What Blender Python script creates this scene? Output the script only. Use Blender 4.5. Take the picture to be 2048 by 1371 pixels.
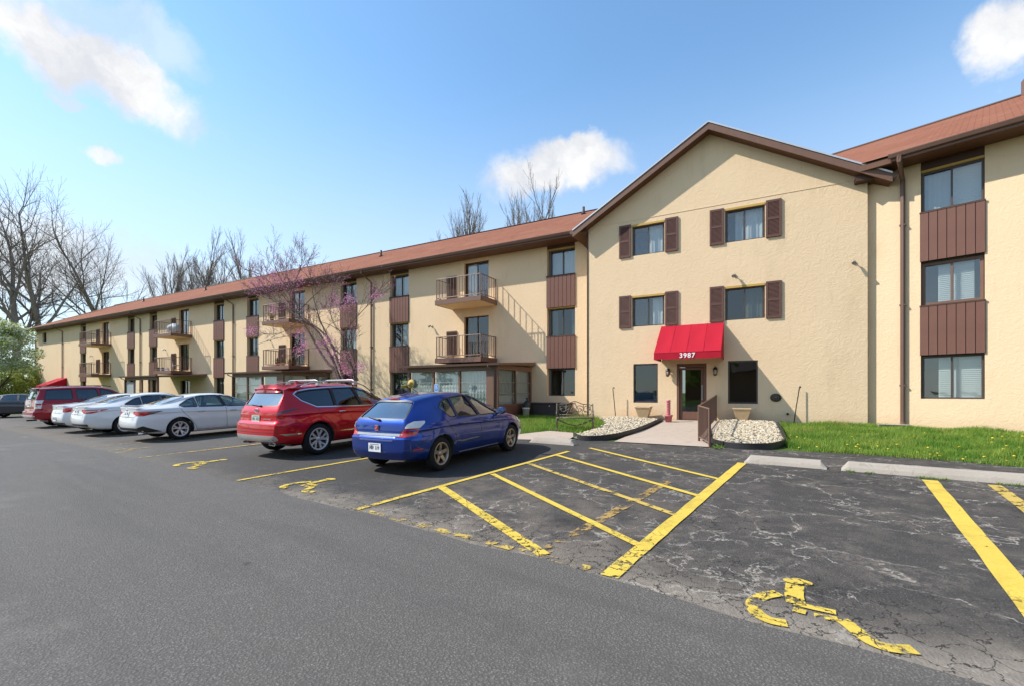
import bpy, bmesh, math, random
from mathutils import Vector, Matrix
from mathutils.bvhtree import BVHTree
from mathutils.geometry import delaunay_2d_cdt
for o in list(bpy.data.objects): bpy.data.objects.remove(o)
S = bpy.context.scene
C = S.collection
R = math.radians
rnd = random.Random(7)

# ------------------------------------------------------------------ camera
FPX, CX, HY, CAMH = 910.2, 1024.0, 784.0, 1.55      # 16 mm lens on 36 mm, horizon row, eye height
cam = bpy.data.cameras.new('camera'); cam.lens = 16.0; cam.sensor_width = 36.0
cam.shift_y = (HY-685.5)/2048.0; cam.clip_start = 0.05; cam.clip_end = 3000
co = bpy.data.objects.new('camera', cam); C.objects.link(co)
co.location = (0, 0, CAMH); co.rotation_euler = (R(90), 0, 0)
S.camera = co

# frames: building (u along the facade, n into the building), right wing, parking (p along the row, q along a stall)
EU, EN = Vector((.878, -.4788)), Vector((.4788, .878))
RU, RN = Vector((.69, -.724)), Vector((.724, .69))
PP, PQ = Vector((.807, -.59)), Vector((.59, .807))
def W2F(x, y): return (EU.x*x+EU.y*y, EN.x*x+EN.y*y)
def F2W(u, n): return (EU.x*u+EN.x*n, EU.y*u+EN.y*n)
def R2W(u, n): return (RU.x*u+RN.x*n, RU.y*u+RN.y*n)
def P2W(p, q): return (PP.x*p+PQ.x*q, PP.y*p+PQ.y*q)
def W2P(x, y): return (PP.x*x+PP.y*y, PQ.x*x+PQ.y*y)
BASE = .52                                           # ground level at the building
def clamp(a, lo=0., hi=1.): return lo if a < lo else hi if a > hi else a
def g(x, y):                                         # ground height
    p, q = W2P(x, y); u, n = W2F(x, y)
    zp = .03*clamp(q-3.5, 0, 9)
    t = clamp((n-12.0)/5.4)
    return zp*(1-t)+BASE*t
def gpix(px, py):                                    # photo pixel -> point on the ground
    rx, dz = (px-CX)/FPX, (HY-py)/FPX
    lo, hi = .5, 200.
    for _ in range(60):
        k = .5*(lo+hi)
        if CAMH+dz*k > g(rx*k, k): lo = k
        else: hi = k
    return Vector((rx*k, k, g(rx*k, k)))

# ------------------------------------------------------------------ world, sun
SUNDIR_F = Vector((1.90, 1.0, -2.0)).normalized()   # light travels right, towards the facade and down
sx, sy = F2W(SUNDIR_F.x, SUNDIR_F.y)
LD = Vector((sx, sy, SUNDIR_F.z)).normalized()
sun = bpy.data.lights.new('sun', 'SUN'); sun.energy = 3.4; sun.angle = R(.53); sun.color = (1, .955, .88)
so = bpy.data.objects.new('sun', sun); C.objects.link(so)
so.rotation_euler = LD.to_track_quat('-Z', 'Y').to_euler()
so.location = (-20, -10, 30)
EXPO = .90
S.view_settings.view_transform = 'Standard'; S.view_settings.look = 'None'
S.view_settings.exposure = EXPO; S.view_settings.gamma = 1; S.view_settings.use_curve_mapping = False
S.render.engine = 'CYCLES'
S.cycles.max_bounces = 5; S.cycles.diffuse_bounces = 3; S.cycles.glossy_bounces = 3; S.cycles.transparent_max_bounces = 16; S.cycles.caustics_reflective = False; S.cycles.caustics_refractive = False

class NT:
    """tiny node-tree helper"""
    def __init__(s, tree):
        s.t = tree; s.n = tree.nodes; s.l = tree.links
    def node(s, typ, **kw):
        nd = s.n.new(typ)
        for k, v in kw.items(): setattr(nd, k, v)
        return nd
    def set(s, inp, v):
        if v is None: return
        if isinstance(v, bpy.types.NodeSocket): s.l.new(v, inp)
        else:
            if inp.type == 'RGBA' and len(v) == 3: v = (*v, 1)
            inp.default_value = v
    def math(s, op, a, b=None, c=None, clamp=False):
        nd = s.node('ShaderNodeMath', operation=op, use_clamp=clamp)
        s.set(nd.inputs[0], a); s.set(nd.inputs[1], b); s.set(nd.inputs[2], c)
        return nd.outputs[0]
    def vmath(s, op, a, b=None):
        nd = s.node('ShaderNodeVectorMath', operation=op)
        s.set(nd.inputs[0], a); s.set(nd.inputs[1], b)
        return nd.outputs['Value'] if op in ('DOT_PRODUCT', 'LENGTH', 'DISTANCE') else nd.outputs[0]
    def scale(s, v, k):
        nd = s.node('ShaderNodeVectorMath', operation='SCALE'); s.set(nd.inputs[0], v); s.set(nd.inputs['Scale'], k)
        return nd.outputs[0]
    def noise(s, vec, scale, detail=3, rough=.55, dist=0, out=0):
        nd = s.node('ShaderNodeTexNoise'); s.set(nd.inputs['Vector'], vec)
        nd.inputs['Scale'].default_value = scale; nd.inputs['Detail'].default_value = detail
        nd.inputs['Roughness'].default_value = rough; nd.inputs['Distortion'].default_value = dist
        return nd.outputs[out]
    def voro(s, vec, scale, feature='F1', out='Distance', rand=1):
        nd = s.node('ShaderNodeTexVoronoi', feature=feature); s.set(nd.inputs['Vector'], vec)
        nd.inputs['Scale'].default_value = scale; nd.inputs['Randomness'].default_value = rand
        return nd.outputs[out]
    def ramp(s, fac, stops, interp='LINEAR'):
        nd = s.node('ShaderNodeValToRGB'); s.set(nd.inputs[0], fac); cr = nd.color_ramp; cr.interpolation = interp
        while len(cr.elements) < len(stops): cr.elements.new(.5)
        for el, (p, c) in zip(cr.elements, stops):
            el.position = p; el.color = (c, c, c, 1) if isinstance(c, (int, float)) else (*c, 1)
        return nd.outputs[0]
    def mix(s, fac, a, b, typ='MIX'):
        nd = s.node('ShaderNodeMix', data_type='RGBA', blend_type=typ)
        s.set(nd.inputs[0], fac); s.set(nd.inputs[6], a); s.set(nd.inputs[7], b)
        return nd.outputs[2]
    def smooth(s, x, a, b):
        nd = s.node('ShaderNodeMapRange', interpolation_type='SMOOTHSTEP')
        s.set(nd.inputs[0], x); s.set(nd.inputs[1], a); s.set(nd.inputs[2], b)
        return nd.outputs[0]
    def bump(s, h, strength=.3, dist=.02, normal=None):
        nd = s.node('ShaderNodeBump'); s.set(nd.inputs['Height'], h)
        nd.inputs['Strength'].default_value = strength; nd.inputs['Distance'].default_value = dist
        s.set(nd.inputs['Normal'], normal)
        return nd.outputs[0]
    def coord(s, which='Object'):
        return s.node('ShaderNodeTexCoord').outputs[which]

# sky: Nishita plus fair-weather clouds placed by direction
world = bpy.data.worlds.new('World'); S.world = world; world.use_nodes = True
wt = NT(world.node_tree); wt.n.clear()
sky = wt.node('ShaderNodeTexSky', sky_type='NISHITA'); sky.sun_disc = False
sky.sun_elevation = math.asin(-LD.z)
sky.sun_rotation = math.atan2(-LD.x, -LD.y)
sky.air_density = 1.0; sky.dust_density = .35; sky.ozone_density = 2.2; sky.altitude = 200
dirv = wt.vmath('NORMALIZE', wt.coord('Generated'))
wob = wt.noise(dirv, 5.0, 6, .6, 0, 1)
wob2 = wt.noise(dirv, 22.0, 4, .6, 0, 1)
dd = wt.vmath('ADD', dirv, wt.scale(wt.vmath('SUBTRACT', wob, (.5, .5, .5)), .11))
dd = wt.vmath('ADD', dd, wt.scale(wt.vmath('SUBTRACT', wob2, (.5, .5, .5)), .045))
# (pixel x, pixel y, half width px, half height px, tilt, opacity); some lie outside the frame like the rest of the sky
CL = [(240, 138, 215, 64, .33, 1.0), (85, 66, 140, 70, .45, 1.0), (330, 190, 70, 22, .2, .9), (215, 30, 230, 50, .15, .42), (205, 293, 42, 17, 0, .85), (118, 176, 50, 12, .1, .55),
      (1120, 340, 155, 46, -.08, 1.0), (1165, 310, 78, 34, 0, 1.0), (2010, 85, 72, 75, .3, 1.0), (2150, 40, 160, 80, .1, 1.0), (70, 520, 300, 95, .05, .75), (300, 560, 240, 60, .05, .45),
      (-900, 300, 420, 120, .1, .9), (2800, 420, 380, 90, -.1, .9), (900, -900, 420, 140, .2, .9)]
fray = wt.math('MULTIPLY', wt.math('SUBTRACT', wt.noise(dirv, 10.0, 8, .64, .6), .5), 1.05)
mask = None
def cloud(c, ra, rb, tilt, op):
    global mask
    c = c.normalized(); t1 = c.cross(Vector((0, 0, 1))).normalized(); t2 = t1.cross(c).normalized()
    a1 = t1*math.cos(tilt)-t2*math.sin(tilt); a2 = t1*math.sin(tilt)+t2*math.cos(tilt)
    dc = wt.math('MAXIMUM', wt.vmath('DOT_PRODUCT', dd, tuple(c)), .05)
    a = wt.math('DIVIDE', wt.math('DIVIDE', wt.vmath('DOT_PRODUCT', dd, tuple(a1)), dc), ra)
    b = wt.math('DIVIDE', wt.math('DIVIDE', wt.vmath('DOT_PRODUCT', dd, tuple(a2)), dc), rb)
    r2 = wt.math('SQRT', wt.math('ADD', wt.math('MULTIPLY', a, a), wt.math('MULTIPLY', b, b)))
    m = wt.math('MULTIPLY', wt.smooth(wt.math('ADD', r2, fray), 1.22, .50), op)
    mask = m if mask is None else wt.math('MAXIMUM', mask, m)
for (px, py, hw, hh, ti, op) in CL:
    c = Vector(((px-CX)/FPX, 1, (HY-py)/FPX)); k = FPX*c.length
    ca = 1/math.sqrt(1+((px-CX)/FPX)**2)
    cloud(c, hw/k*ca, hh/k, ti, op)
for az in (140, 175, 215, 250):                       # behind the camera
    cloud(Vector((math.sin(R(az)), math.cos(R(az)), .45)), .32, .10, .1, .9)
vz = wt.node('ShaderNodeSeparateXYZ'); wt.set(vz.inputs[0], dirv)
ccol = wt.mix(wt.smooth(wt.noise(dd, 9, 7, .6), .35, .62), (2.75, 2.85, 3.05), (3.65, 3.65, 3.66))
lift = wt.mix(1.0, sky.outputs[0], (.80, 1.0, 1.02), 'MULTIPLY')
lift = wt.mix(wt.math('ADD', wt.math('MULTIPLY', wt.smooth(vz.outputs[2], .60, .05), .74), .02), lift, (2.95, 3.15, 3.35))   # pale air towards the horizon, all round
skc = wt.mix(mask, lift, ccol)
bg = wt.node('ShaderNodeBackground'); wt.set(bg.inputs[0], skc); bg.inputs[1].default_value = .15
wo = wt.node('ShaderNodeOutputWorld'); wt.l.new(bg.outputs[0], wo.inputs[0])

# ------------------------------------------------------------------ materials
MAT = {}
def new_mat(name):
    m = bpy.data.materials.new(name); m.use_nodes = True; MAT[name] = m
    t = NT(m.node_tree); b = t.n['Principled BSDF']
    return m, t, b
def P(t, b, **kw):
    names = dict(col='Base Color', rough='Roughness', metal='Metallic', normal='Normal', spec='Specular IOR Level', coat='Coat Weight', coatr='Coat Roughness', emit='Emission Color', es='Emission Strength', alpha='Alpha', trans='Transmission Weight', sheen='Sheen Weight')
    for k, v in kw.items(): t.set(b.inputs[names[k]], v)
def simple(name, col, rough=.6, metal=0, var=.12, scale=6, bump=0, bscale=60, spec=.5, coat=0):
    m, t, b = new_mat(name); v = t.coord()
    f = t.noise(v, scale, 4)
    c = t.mix(f, tuple(x*(1-var) for x in col), tuple(min(1, x*(1+var)) for x in col))
    P(t, b, col=c, rough=rough, metal=metal, spec=spec, coat=coat)
    if bump: P(t, b, normal=t.bump(t.noise(v, bscale, 3), bump, .01))
    return m
def stucco():
    m, t, b = new_mat('stucco'); v = t.coord()
    big = t.noise(v, .55, 5, .6)
    sv = t.vmath('MULTIPLY', v, (1, 1, .25))
    st = t.noise(sv, 1.6, 5, .65)
    c = t.mix(big, (.70, .508, .318), (.80, .592, .380))
    c = t.mix(t.math('MULTIPLY', t.smooth(st, .52, .76), .5), c, (.58, .43, .25))
    z = t.node('ShaderNodeSeparateXYZ'); t.set(z.inputs[0], t.node('ShaderNodeNewGeometry').outputs['Position'])
    lowd = t.math('MULTIPLY', t.smooth(t.math('ADD', z.outputs[2], t.math('MULTIPLY', st, .5)), 1.25, .6), .4)
    c = t.mix(lowd, c, (.52, .30, .14))
    drip = t.noise(t.vmath('MULTIPLY', v, (1, 1, .09)), 5.5, 5, .7)
    c = t.mix(t.math('MULTIPLY', t.math('MULTIPLY', t.smooth(drip, .56, .74), t.smooth(t.noise(v, .9, 3), .45, .65)), .32), c, (.42, .30, .18))
    c = t.mix(t.math('MULTIPLY', t.noise(v, 40, 3), .22), c, (.80, .65, .45))
    tv = t.vmath('ADD', v, t.scale(t.noise(v, 3, 2, .5, 0, 1), .35))
    tr = t.noise(tv, 6.5, 4, .6, 1.5)
    h = t.math('ADD', t.math('MULTIPLY', t.smooth(tr, .42, .62), .7), t.math('MULTIPLY', t.noise(v, 70, 2), .3))
    P(t, b, col=c, rough=.92, spec=.15, normal=t.bump(h, .19, .03))
stucco()
def shingle():
    m, t, b = new_mat('shingle'); v = t.coord('UV')
    br = t.node('ShaderNodeTexBrick'); t.set(br.inputs['Vector'], v)
    br.inputs['Scale'].default_value = 1.0; br.inputs['Brick Width'].default_value = .30; br.inputs['Row Height'].default_value = .14
    br.inputs['Mortar Size'].default_value = .010; br.inputs['Mortar Smooth'].default_value = .3; br.inputs['Bias'].default_value = -.1
    t.set(br.inputs['Color1'], (.30, .118, .070)); t.set(br.inputs['Color2'], (.225, .086, .052)); t.set(br.inputs['Mortar'], (.13, .05, .03))
    n = t.noise(v, .5, 4, .6)
    c = t.mix(t.math('MULTIPLY', t.smooth(n, .4, .75), .45), br.outputs[0], (.35, .17, .115))
    c = t.mix(t.math('MULTIPLY', t.noise(v, 90, 2), .35), c, (.20, .085, .05))
    P(t, b, col=c, rough=.95, spec=.1, normal=t.bump(t.math('SUBTRACT', t.math('MULTIPLY', t.noise(v, 160, 2), .3), br.outputs[1]), .5, .012))
shingle()
def asphalt_drive():
    m, t, b = new_mat('asphalt_drive'); v = t.coord()
    big = t.noise(v, .35, 5, .6); mid = t.noise(v, 2.2, 5, .6); fine = t.noise(v, 95, 2); f2 = t.voro(v, 58, out='Distance')
    c = t.mix(big, (.145, .129, .114), (.190, .170, .150))
    c = t.mix(t.math('MULTIPLY', t.smooth(mid, .35, .7), .4), c, (.185, .164, .143))
    c = t.mix(t.smooth(f2, .15, .42), c, t.mix(.58, c, (.045, .041, .037)))
    c = t.mix(t.math('MULTIPLY', t.smooth(fine, .59, .72), .42), c, (.42, .38, .34))
    pqv = t.node('ShaderNodeCombineXYZ'); t.set(pqv.inputs[0], t.math('MULTIPLY', t.vmath('DOT_PRODUCT', v, (PP.x, PP.y, 0)), .10)); t.set(pqv.inputs[1], t.vmath('DOT_PRODUCT', v, (PQ.x, PQ.y, 0)))
    trk = t.noise(pqv.outputs[0], 1.5, 5, .6)
    c = t.mix(t.math('MULTIPLY', t.smooth(trk, .46, .64), .38), c, (.075, .068, .061))
    c = t.mix(t.math('MULTIPLY', t.smooth(t.noise(v, .28, 6, .7), .52, .66), .35), c, (.22, .20, .178))
    dr = t.voro(t.vmath('ADD', v, t.scale(t.noise(v, 6, 3, .5, 0, 1), .12)), 1.3)
    c = t.mix(t.math('MULTIPLY', t.smooth(dr, .085, .03), .55), c, (.035, .032, .03))
    sp = t.voro(v, .55, out='Distance')                # pale scuffs with a ragged outline
    sc = t.math('MULTIPLY', t.smooth(t.math('ADD', sp, t.math('MULTIPLY', t.noise(v, 9, 4), .22)), .21, .13), t.smooth(t.noise(v, 30, 3), .45, .6))
    c = t.mix(t.math('MULTIPLY', sc, .55), c, (.50, .46, .41))
    stn = t.smooth(t.noise(v, .8, 4, .6, 1.0), .62, .72)
    c = t.mix(t.math('MULTIPLY', stn, .22), c, (.10, .09, .08))
    h = t.math('ADD', t.math('MULTIPLY', f2, -.8), t.math('MULTIPLY', t.noise(v, 240, 2), .5))
    P(t, b, col=c, rough=.82, spec=.28, normal=t.bump(h, .75, .008))
asphalt_drive()
def asphalt_park():
    m, t, b = new_mat('asphalt_parking'); v = t.coord()
    q = t.vmath('DOT_PRODUCT', v, (PQ.x, PQ.y, 0)); p = t.vmath('DOT_PRODUCT', v, (PP.x, PP.y, 0))
    big = t.noise(v, .5, 5, .6); mid = t.noise(v, 2.5, 5, .62); fine = t.noise(v, 75, 2); f2 = t.voro(v, 60)
    c = t.mix(big, (.038, .035, .033), (.066, .060, .055))
    c = t.mix(t.math('MULTIPLY', t.smooth(fine, .58, .72), .55), c, (.22, .195, .17))
    right = t.smooth(p, -5.6, -4.4)                    # older, worn surface on this side
    left = t.math('SUBTRACT', 1.0, right)
    far = t.smooth(p, -8.0, -16.0)
    c = t.mix(t.math('MULTIPLY', far, .75), c, t.mix(mid, (.095, .085, .075), (.135, .121, .107)))
    c = t.mix(t.math('MULTIPLY', t.math('MULTIPLY', t.smooth(mid, .46, .66), right), .45), c, (.115, .098, .082))
    wear = t.math('MULTIPLY', t.smooth(t.noise(v, 1.1, 7, .74, .5), .50, .62), t.smooth(t.noise(v, 18, 4, .7), .38, .62))
    c = t.mix(t.math('MULTIPLY', t.math('MULTIPLY', wear, right), .5), c, (.17, .145, .12))
    aisle = t.math('MULTIPLY', t.math('MULTIPLY', t.smooth(p, -6.2, -5.0), t.smooth(p, -.6, -2.4)), t.smooth(t.math('ADD', q, t.math('MULTIPLY', t.noise(v, .8, 4), 3)), 9.3, 6.2))
    c = t.mix(t.math('MULTIPLY', t.math('MULTIPLY', aisle, t.smooth(t.noise(v, 2.6, 7, .75), .40, .60)), .55), c, t.mix(t.noise(v, 25, 4, .7), (.075, .058, .045), (.24, .195, .155)))
    lip = t.math('MULTIPLY', t.smooth(t.math('ADD', q, t.math('MULTIPLY', t.math('SUBTRACT', t.noise(v, 2.2, 5), .5), .7)), 3.95, 3.45), t.smooth(p, -2.5, .5))
    c = t.mix(t.math('MULTIPLY', lip, .6), c, t.mix(t.noise(v, 20, 4, .7), (.16, .14, .12), (.40, .36, .31)))
    # dusty, broken strip along the seam with the drive
    sm = t.math('ADD', q, t.math('MULTIPLY', t.math('SUBTRACT', t.noise(v, 1.4, 4), .5), 1.5))
    seam = t.smooth(sm, 4.45, 3.35)
    seam = t.math('MULTIPLY', seam, t.math('ADD', .35, t.math('MULTIPLY', t.smooth(p, -9.5, -6), .65)))
    c = t.mix(t.math('MULTIPLY', seam, .80), c, t.mix(t.noise(v, 14, 4), (.13, .108, .086), (.34, .285, .225)))
    # cracks: warped cell edges; pale dust-filled ones on the right, dark open ones near the seam
    wv = t.vmath('ADD', v, t.scale(t.vmath('SUBTRACT', t.noise(v, 1.6, 5, .6, 0, 1), (.5, .5, .5)), 1.1))
    wv2 = t.vmath('ADD', v, t.scale(t.vmath('SUBTRACT', t.noise(v, 5, 4, .6, 0, 1), (.5, .5, .5)), .35))
    e1 = t.voro(t.vmath('MULTIPLY', wv, (1, 1, 1)), .75, 'DISTANCE_TO_EDGE'); e2 = t.voro(wv2, 4.2, 'DISTANCE_TO_EDGE'); e3 = t.voro(wv, 2.0, 'DISTANCE_TO_EDGE')
    k1 = t.math('MULTIPLY', t.smooth(e1, .014, .003), t.math('ADD', .15, t.math('MULTIPLY', right, .85)))
    k3 = t.math('MULTIPLY', t.smooth(e3, .020, .005), t.math('MULTIPLY', right, t.smooth(t.noise(v, .8, 4), .47, .58)))
    pale = t.math('MULTIPLY', t.math('MAXIMUM', k1, k3), t.smooth(t.noise(v, 3.5, 4), .38, .58))
    c = t.mix(t.math('MULTIPLY', pale, .78), c, (.36, .32, .27))
    wash = t.math('MULTIPLY', t.math('MULTIPLY', t.smooth(e1, .11, .0), right), t.smooth(t.noise(v, 4.5, 6, .72), .50, .62))
    c = t.mix(t.math('MULTIPLY', wash, .26), c, (.23, .19, .155))
    zone = t.math('MAXIMUM', t.math('MULTIPLY', t.smooth(sm, 5.1, 3.9), t.smooth(p, -10, -7.2)), t.math('MULTIPLY', right, t.smooth(t.noise(v, .6, 3), .55, .62)))
    dark = t.math('MULTIPLY', t.smooth(e2, .030, .008), zone)
    c = t.mix(t.math('MULTIPLY', dark, .85), c, (.012, .011, .010))
    oil = t.math('MULTIPLY', t.smooth(t.voro(t.vmath('ADD', v, t.scale(t.noise(v, 4, 3, .5, 0, 1), .3)), .42), .17, .05), .6)
    c = t.mix(oil, c, (.014, .014, .014))
    h = t.math('SUBTRACT', t.math('MULTIPLY', t.noise(v, 200, 2), .5), t.math('MULTIPLY', f2, .8))
    P(t, b, col=c, rough=.85, spec=.25, normal=t.bump(h, .7, .009))
asphalt_park()
def paint(name, col, cover, scale=1.0):
    m, t, b = new_mat(name); v = t.coord()
    q = t.vmath('DOT_PRODUCT', v, (PQ.x, PQ.y, 0))
    wv2 = t.vmath('ADD', v, t.scale(t.vmath('SUBTRACT', t.noise(v, 5, 4, .6, 0, 1), (.5, .5, .5)), .35))
    e2 = t.voro(wv2, 4.2, 'DISTANCE_TO_EDGE')
    wear = t.smooth(t.math('ADD', t.noise(v, 7*scale, 6, .72), t.math('MULTIPLY', t.smooth(q, 5.2, 3.4), -.10)), .5-cover*.28, .58-cover*.28)
    crack = t.smooth(e2, .012, .035)
    zone = t.smooth(t.math('ADD', q, t.math('MULTIPLY', t.noise(v, .9, 3), 3)), 7.2, 5.4)
    crack = t.math('MAXIMUM', crack, t.math('SUBTRACT', 1, zone))
    fac = t.math('MULTIPLY', wear, crack)
    grime = t.smooth(t.noise(v, 2.4, 6, .7), .46, .68)
    c = t.mix(t.noise(v, 3, 4), tuple(x*.82 for x in col), col)
    c = t.mix(t.math('MULTIPLY', t.smooth(t.noise(v, 45, 3), .45, .7), .3), c, tuple(x*.5 for x in col))
    c = t.mix(t.math('MULTIPLY', grime, .42), c, tuple(x*.45 for x in col))
    P(t, b, col=c, rough=.75, spec=.25, normal=t.bump(t.noise(v, 180, 2), .5, .006))
    tr = t.node('ShaderNodeBsdfTransparent'); mx = t.node('ShaderNodeMixShader')
    t.set(mx.inputs[0], fac); t.l.new(tr.outputs[0], mx.inputs[1]); t.l.new(b.outputs[0], mx.inputs[2])
    t.l.new(mx.outputs[0], t.n['Material Output'].inputs[0])
paint('paint_yellow', (.70, .50, .08), .70)
paint('paint_worn', (.60, .42, .10), .35)
paint('paint_faded', (.42, .27, .09), .12)
def grass_ground():
    m, t, b = new_mat('lawn_soil'); v = t.coord()
    c = t.mix(t.noise(v, 1.2, 5), (.045, .085, .018), (.085, .13, .028))
    c = t.mix(t.smooth(t.noise(v, 5, 5), .55, .7), c, (.10, .075, .04))
    P(t, b, col=c, rough=1, spec=.1, normal=t.bump(t.noise(v, 40, 4), .6, .03))
grass_ground()
def blades():
    m, t, b = new_mat('grass_blade'); oi = t.coord()
    c = t.mix(t.smooth(t.noise(oi, 1.6, 5, .65), .32, .68), (.085, .205, .022), (.27, .36, .06))
    c = t.mix(t.math('MULTIPLY', t.smooth(t.noise(oi, .9, 5, .7), .56, .70), .6), c, (.34, .30, .10))
    c = t.mix(t.smooth(t.noise(oi, 30, 2), .52, .72), c, (.22, .29, .06))
    P(t, b, col=c, rough=.6, spec=.25)
    tl = t.node('ShaderNodeBsdfTranslucent'); t.set(tl.inputs[0], t.mix(.5, c, (.25, .42, .05)))
    mx = t.node('ShaderNodeMixShader'); mx.inputs[0].default_value = .3
    t.l.new(b.outputs[0], mx.inputs[1]); t.l.new(tl.outputs[0], mx.inputs[2]); t.l.new(mx.outputs[0], t.n['Material Output'].inputs[0])
blades()
def concrete(name, a, c2, bs=50):
    m, t, b = new_mat(name); v = t.coord()
    c = t.mix(t.noise(v, 1.3, 6, .65), a, c2)
    c = t.mix(t.math('MULTIPLY', t.smooth(t.noise(v, 5, 5, .6, .8), .55, .72), .4), c, tuple(x*.6 for x in a))
    c = t.mix(t.math('MULTIPLY', t.smooth(t.noise(v, 130, 2), .6, .75), .3), c, tuple(x*.5 for x in a))
    P(t, b, col=c, rough=.9, spec=.2, normal=t.bump(t.noise(v, bs, 5, .7), .45, .012))
concrete('concrete_walk', (.38, .30, .235), (.48, .39, .315))
concrete('concrete_stop', (.30, .255, .21), (.44, .39, .335), 35)
concrete('planter_concrete', (.52, .36, .20), (.62, .46, .28), 40)
def pebble():
    m, t, b = new_mat('pebble'); v = t.coord()
    c = t.ramp(t.voro(v, 14, out='Color'), [(0, (.36, .27, .16)), (.35, (.50, .42, .29)), (.6, (.60, .53, .41)), (.8, (.26, .19, .12)), (1, (.66, .61, .52))])
    P(t, b, col=c, rough=.75, spec=.3)
pebble()
BR = (.105, .052, .036)
def brown(name, col, rough=.55):
    m, t, b = new_mat(name); v = t.coord()
    c = t.mix(t.noise(v, 2.2, 5, .6), tuple(x*.86 for x in col), tuple(x*1.18 for x in col))
    c = t.mix(t.math('MULTIPLY', t.smooth(t.noise(t.vmath('MULTIPLY', v, (9, 9, 1)), 2, 5), .5, .75), .25), c, tuple(x*1.6 for x in col))
    P(t, b, col=c, rough=rough, spec=.35, normal=t.bump(t.noise(t.vmath('MULTIPLY', v, (30, 30, 3)), 3, 4), .15, .006))
brown('brown_board', (.155, .070, .050))
brown('brown_trim', (.165, .090, .063))
brown('brown_dark', (.070, .034, .022))
brown('brown_soffit', (.115, .050, .026))
brown('gutter', (.135, .078, .058), .42)
brown('shutter', (.120, .058, .045))
brown('door_wood', (.150, .075, .050))
simple('golden_trim', (.50, .315, .08), .75, var=.1)
simple('metal_black', (.02, .019, .018), .45, .3)
simple('bench_metal', (.16, .125, .09), .5, .4, .3, 30)
simple('metal_white', (.72, .70, .66), .4)
simple('metal_grey', (.33, .32, .30), .4, .6)
simple('window_frame', (.075, .058, .048), .45, .25)
simple('drip_metal', (.62, .60, .58), .35, .7)
simple('room_wall', (.30, .28, .25), .9)
simple('concrete_dark', (.20, .17, .14), .9, bump=.3)
simple('plastic_edging', (.018, .018, .019), .5)
simple('red_canvas', (.40, .010, .026), .82, var=.08, scale=9, spec=.2, bump=.25, bscale=220)
simple('pink_paint', (.50, .13, .16), .6, var=.2, scale=20)
simple('bucket_white', (.70, .68, .63), .5)
simple('dark_bin', (.035, .024, .020), .6)
simple('sign_blue', (.03, .20, .52), .4)
simple('letter_white', (.82, .80, .80), .6, var=.03)
simple('terracotta', (.30, .11, .05), .8)
simple('leaf_green', (.055, .12, .02), .6)
simple('straw', (.50, .34, .09), .8)
simple('tarp', (.34, .37, .42), .55, var=.25, scale=5, bump=.6, bscale=9)
simple('dandelion', (.75, .50, .03), .8)
simple('lamp_glass', (.55, .50, .40), .2)
def curtain(name, a, c2, freq=40):
    m, t, b = new_mat(name); v = t.coord()
    P(t, b, col=t.mix(t.noise(v, 2, 3), a, c2), rough=.9, spec=.1)
    tl = t.node('ShaderNodeBsdfTranslucent'); t.set(tl.inputs[0], c2); mx = t.node('ShaderNodeMixShader'); mx.inputs[0].default_value = .3
    t.l.new(b.outputs[0], mx.inputs[1]); t.l.new(tl.outputs[0], mx.inputs[2]); t.l.new(mx.outputs[0], t.n['Material Output'].inputs[0])
curtain('curtain_white', (.74, .76, .76), (.84, .86, .86))
curtain('curtain_grey', (.46, .49, .50), (.60, .63, .64))
curtain('blind_white', (.76, .79, .78), (.85, .87, .86))
def glass(name, tint, refl, wav=0.0, rough=.0, gain=1.5):
    m, t, b = new_mat(name); v = t.coord(); t.n.remove(b)
    gl = t.node('ShaderNodeBsdfGlossy'); gl.inputs['Roughness'].default_value = rough; t.set(gl.inputs[0], (.95, .97, 1))
    tr = t.node('ShaderNodeBsdfTransparent'); t.set(tr.inputs[0], tint)
    ge = t.node('ShaderNodeNewGeometry'); ct = t.math('ABSOLUTE', t.vmath('DOT_PRODUCT', ge.outputs['Incoming'], ge.outputs['Normal']))
    fr = t.math('ADD', .042, t.math('MULTIPLY', t.math('POWER', t.math('SUBTRACT', 1, ct, clamp=True), 5), .958))
    if wav:
        nb = t.bump(t.noise(v, 1.1, 2), wav, .05); t.set(gl.inputs['Normal'], nb)
    fac = t.math('ADD', t.math('MULTIPLY', fr, gain), refl, clamp=True)
    mx = t.node('ShaderNodeMixShader'); t.set(mx.inputs[0], fac)
    t.l.new(tr.outputs[0], mx.inputs[1]); t.l.new(gl.outputs[0], mx.inputs[2]); t.l.new(mx.outputs[0], t.n['Material Output'].inputs[0])
glass('pane_glass', (.93, .955, .95), .035, .10, gain=.9)
glass('pane_dark', (.60, .63, .62), .03, .08, gain=.9)
glass('car_glass', (.40, .50, .46), .07)
glass('car_glass_dark', (.07, .08, .09), .06)
glass('car_glass_rear', (.30, .36, .35), .26, .6)
glass('lens_clear', (.85, .87, .88), .10)
def carpaint(name, col, metal=.25, flake=.0):
    m, t, b = new_mat(name); v = t.coord()
    c = t.mix(t.noise(v, 1.5, 4), tuple(x*.92 for x in col), col)
    z = t.node('ShaderNodeSeparateXYZ'); t.set(z.inputs[0], v)
    dirt = t.math('MULTIPLY', t.smooth(t.math('ADD', z.outputs[2], t.math('MULTIPLY', t.noise(v, 6, 4), .3)), .55, .2), .35)
    c = t.mix(dirt, c, (.12, .105, .09))
    P(t, b, col=c, rough=.36, metal=metal, coat=1.0, coatr=.025, spec=.15)
carpaint('paint_blue', (.007, .042, .28), .75)
carpaint('paint_red', (.60, .006, .016), .5)
carpaint('paint_maroon', (.32, .008, .018), .25)
carpaint('paint_white', (.74, .745, .75), .0)
carpaint('paint_pearl', (.72, .725, .73), .0)
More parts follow.
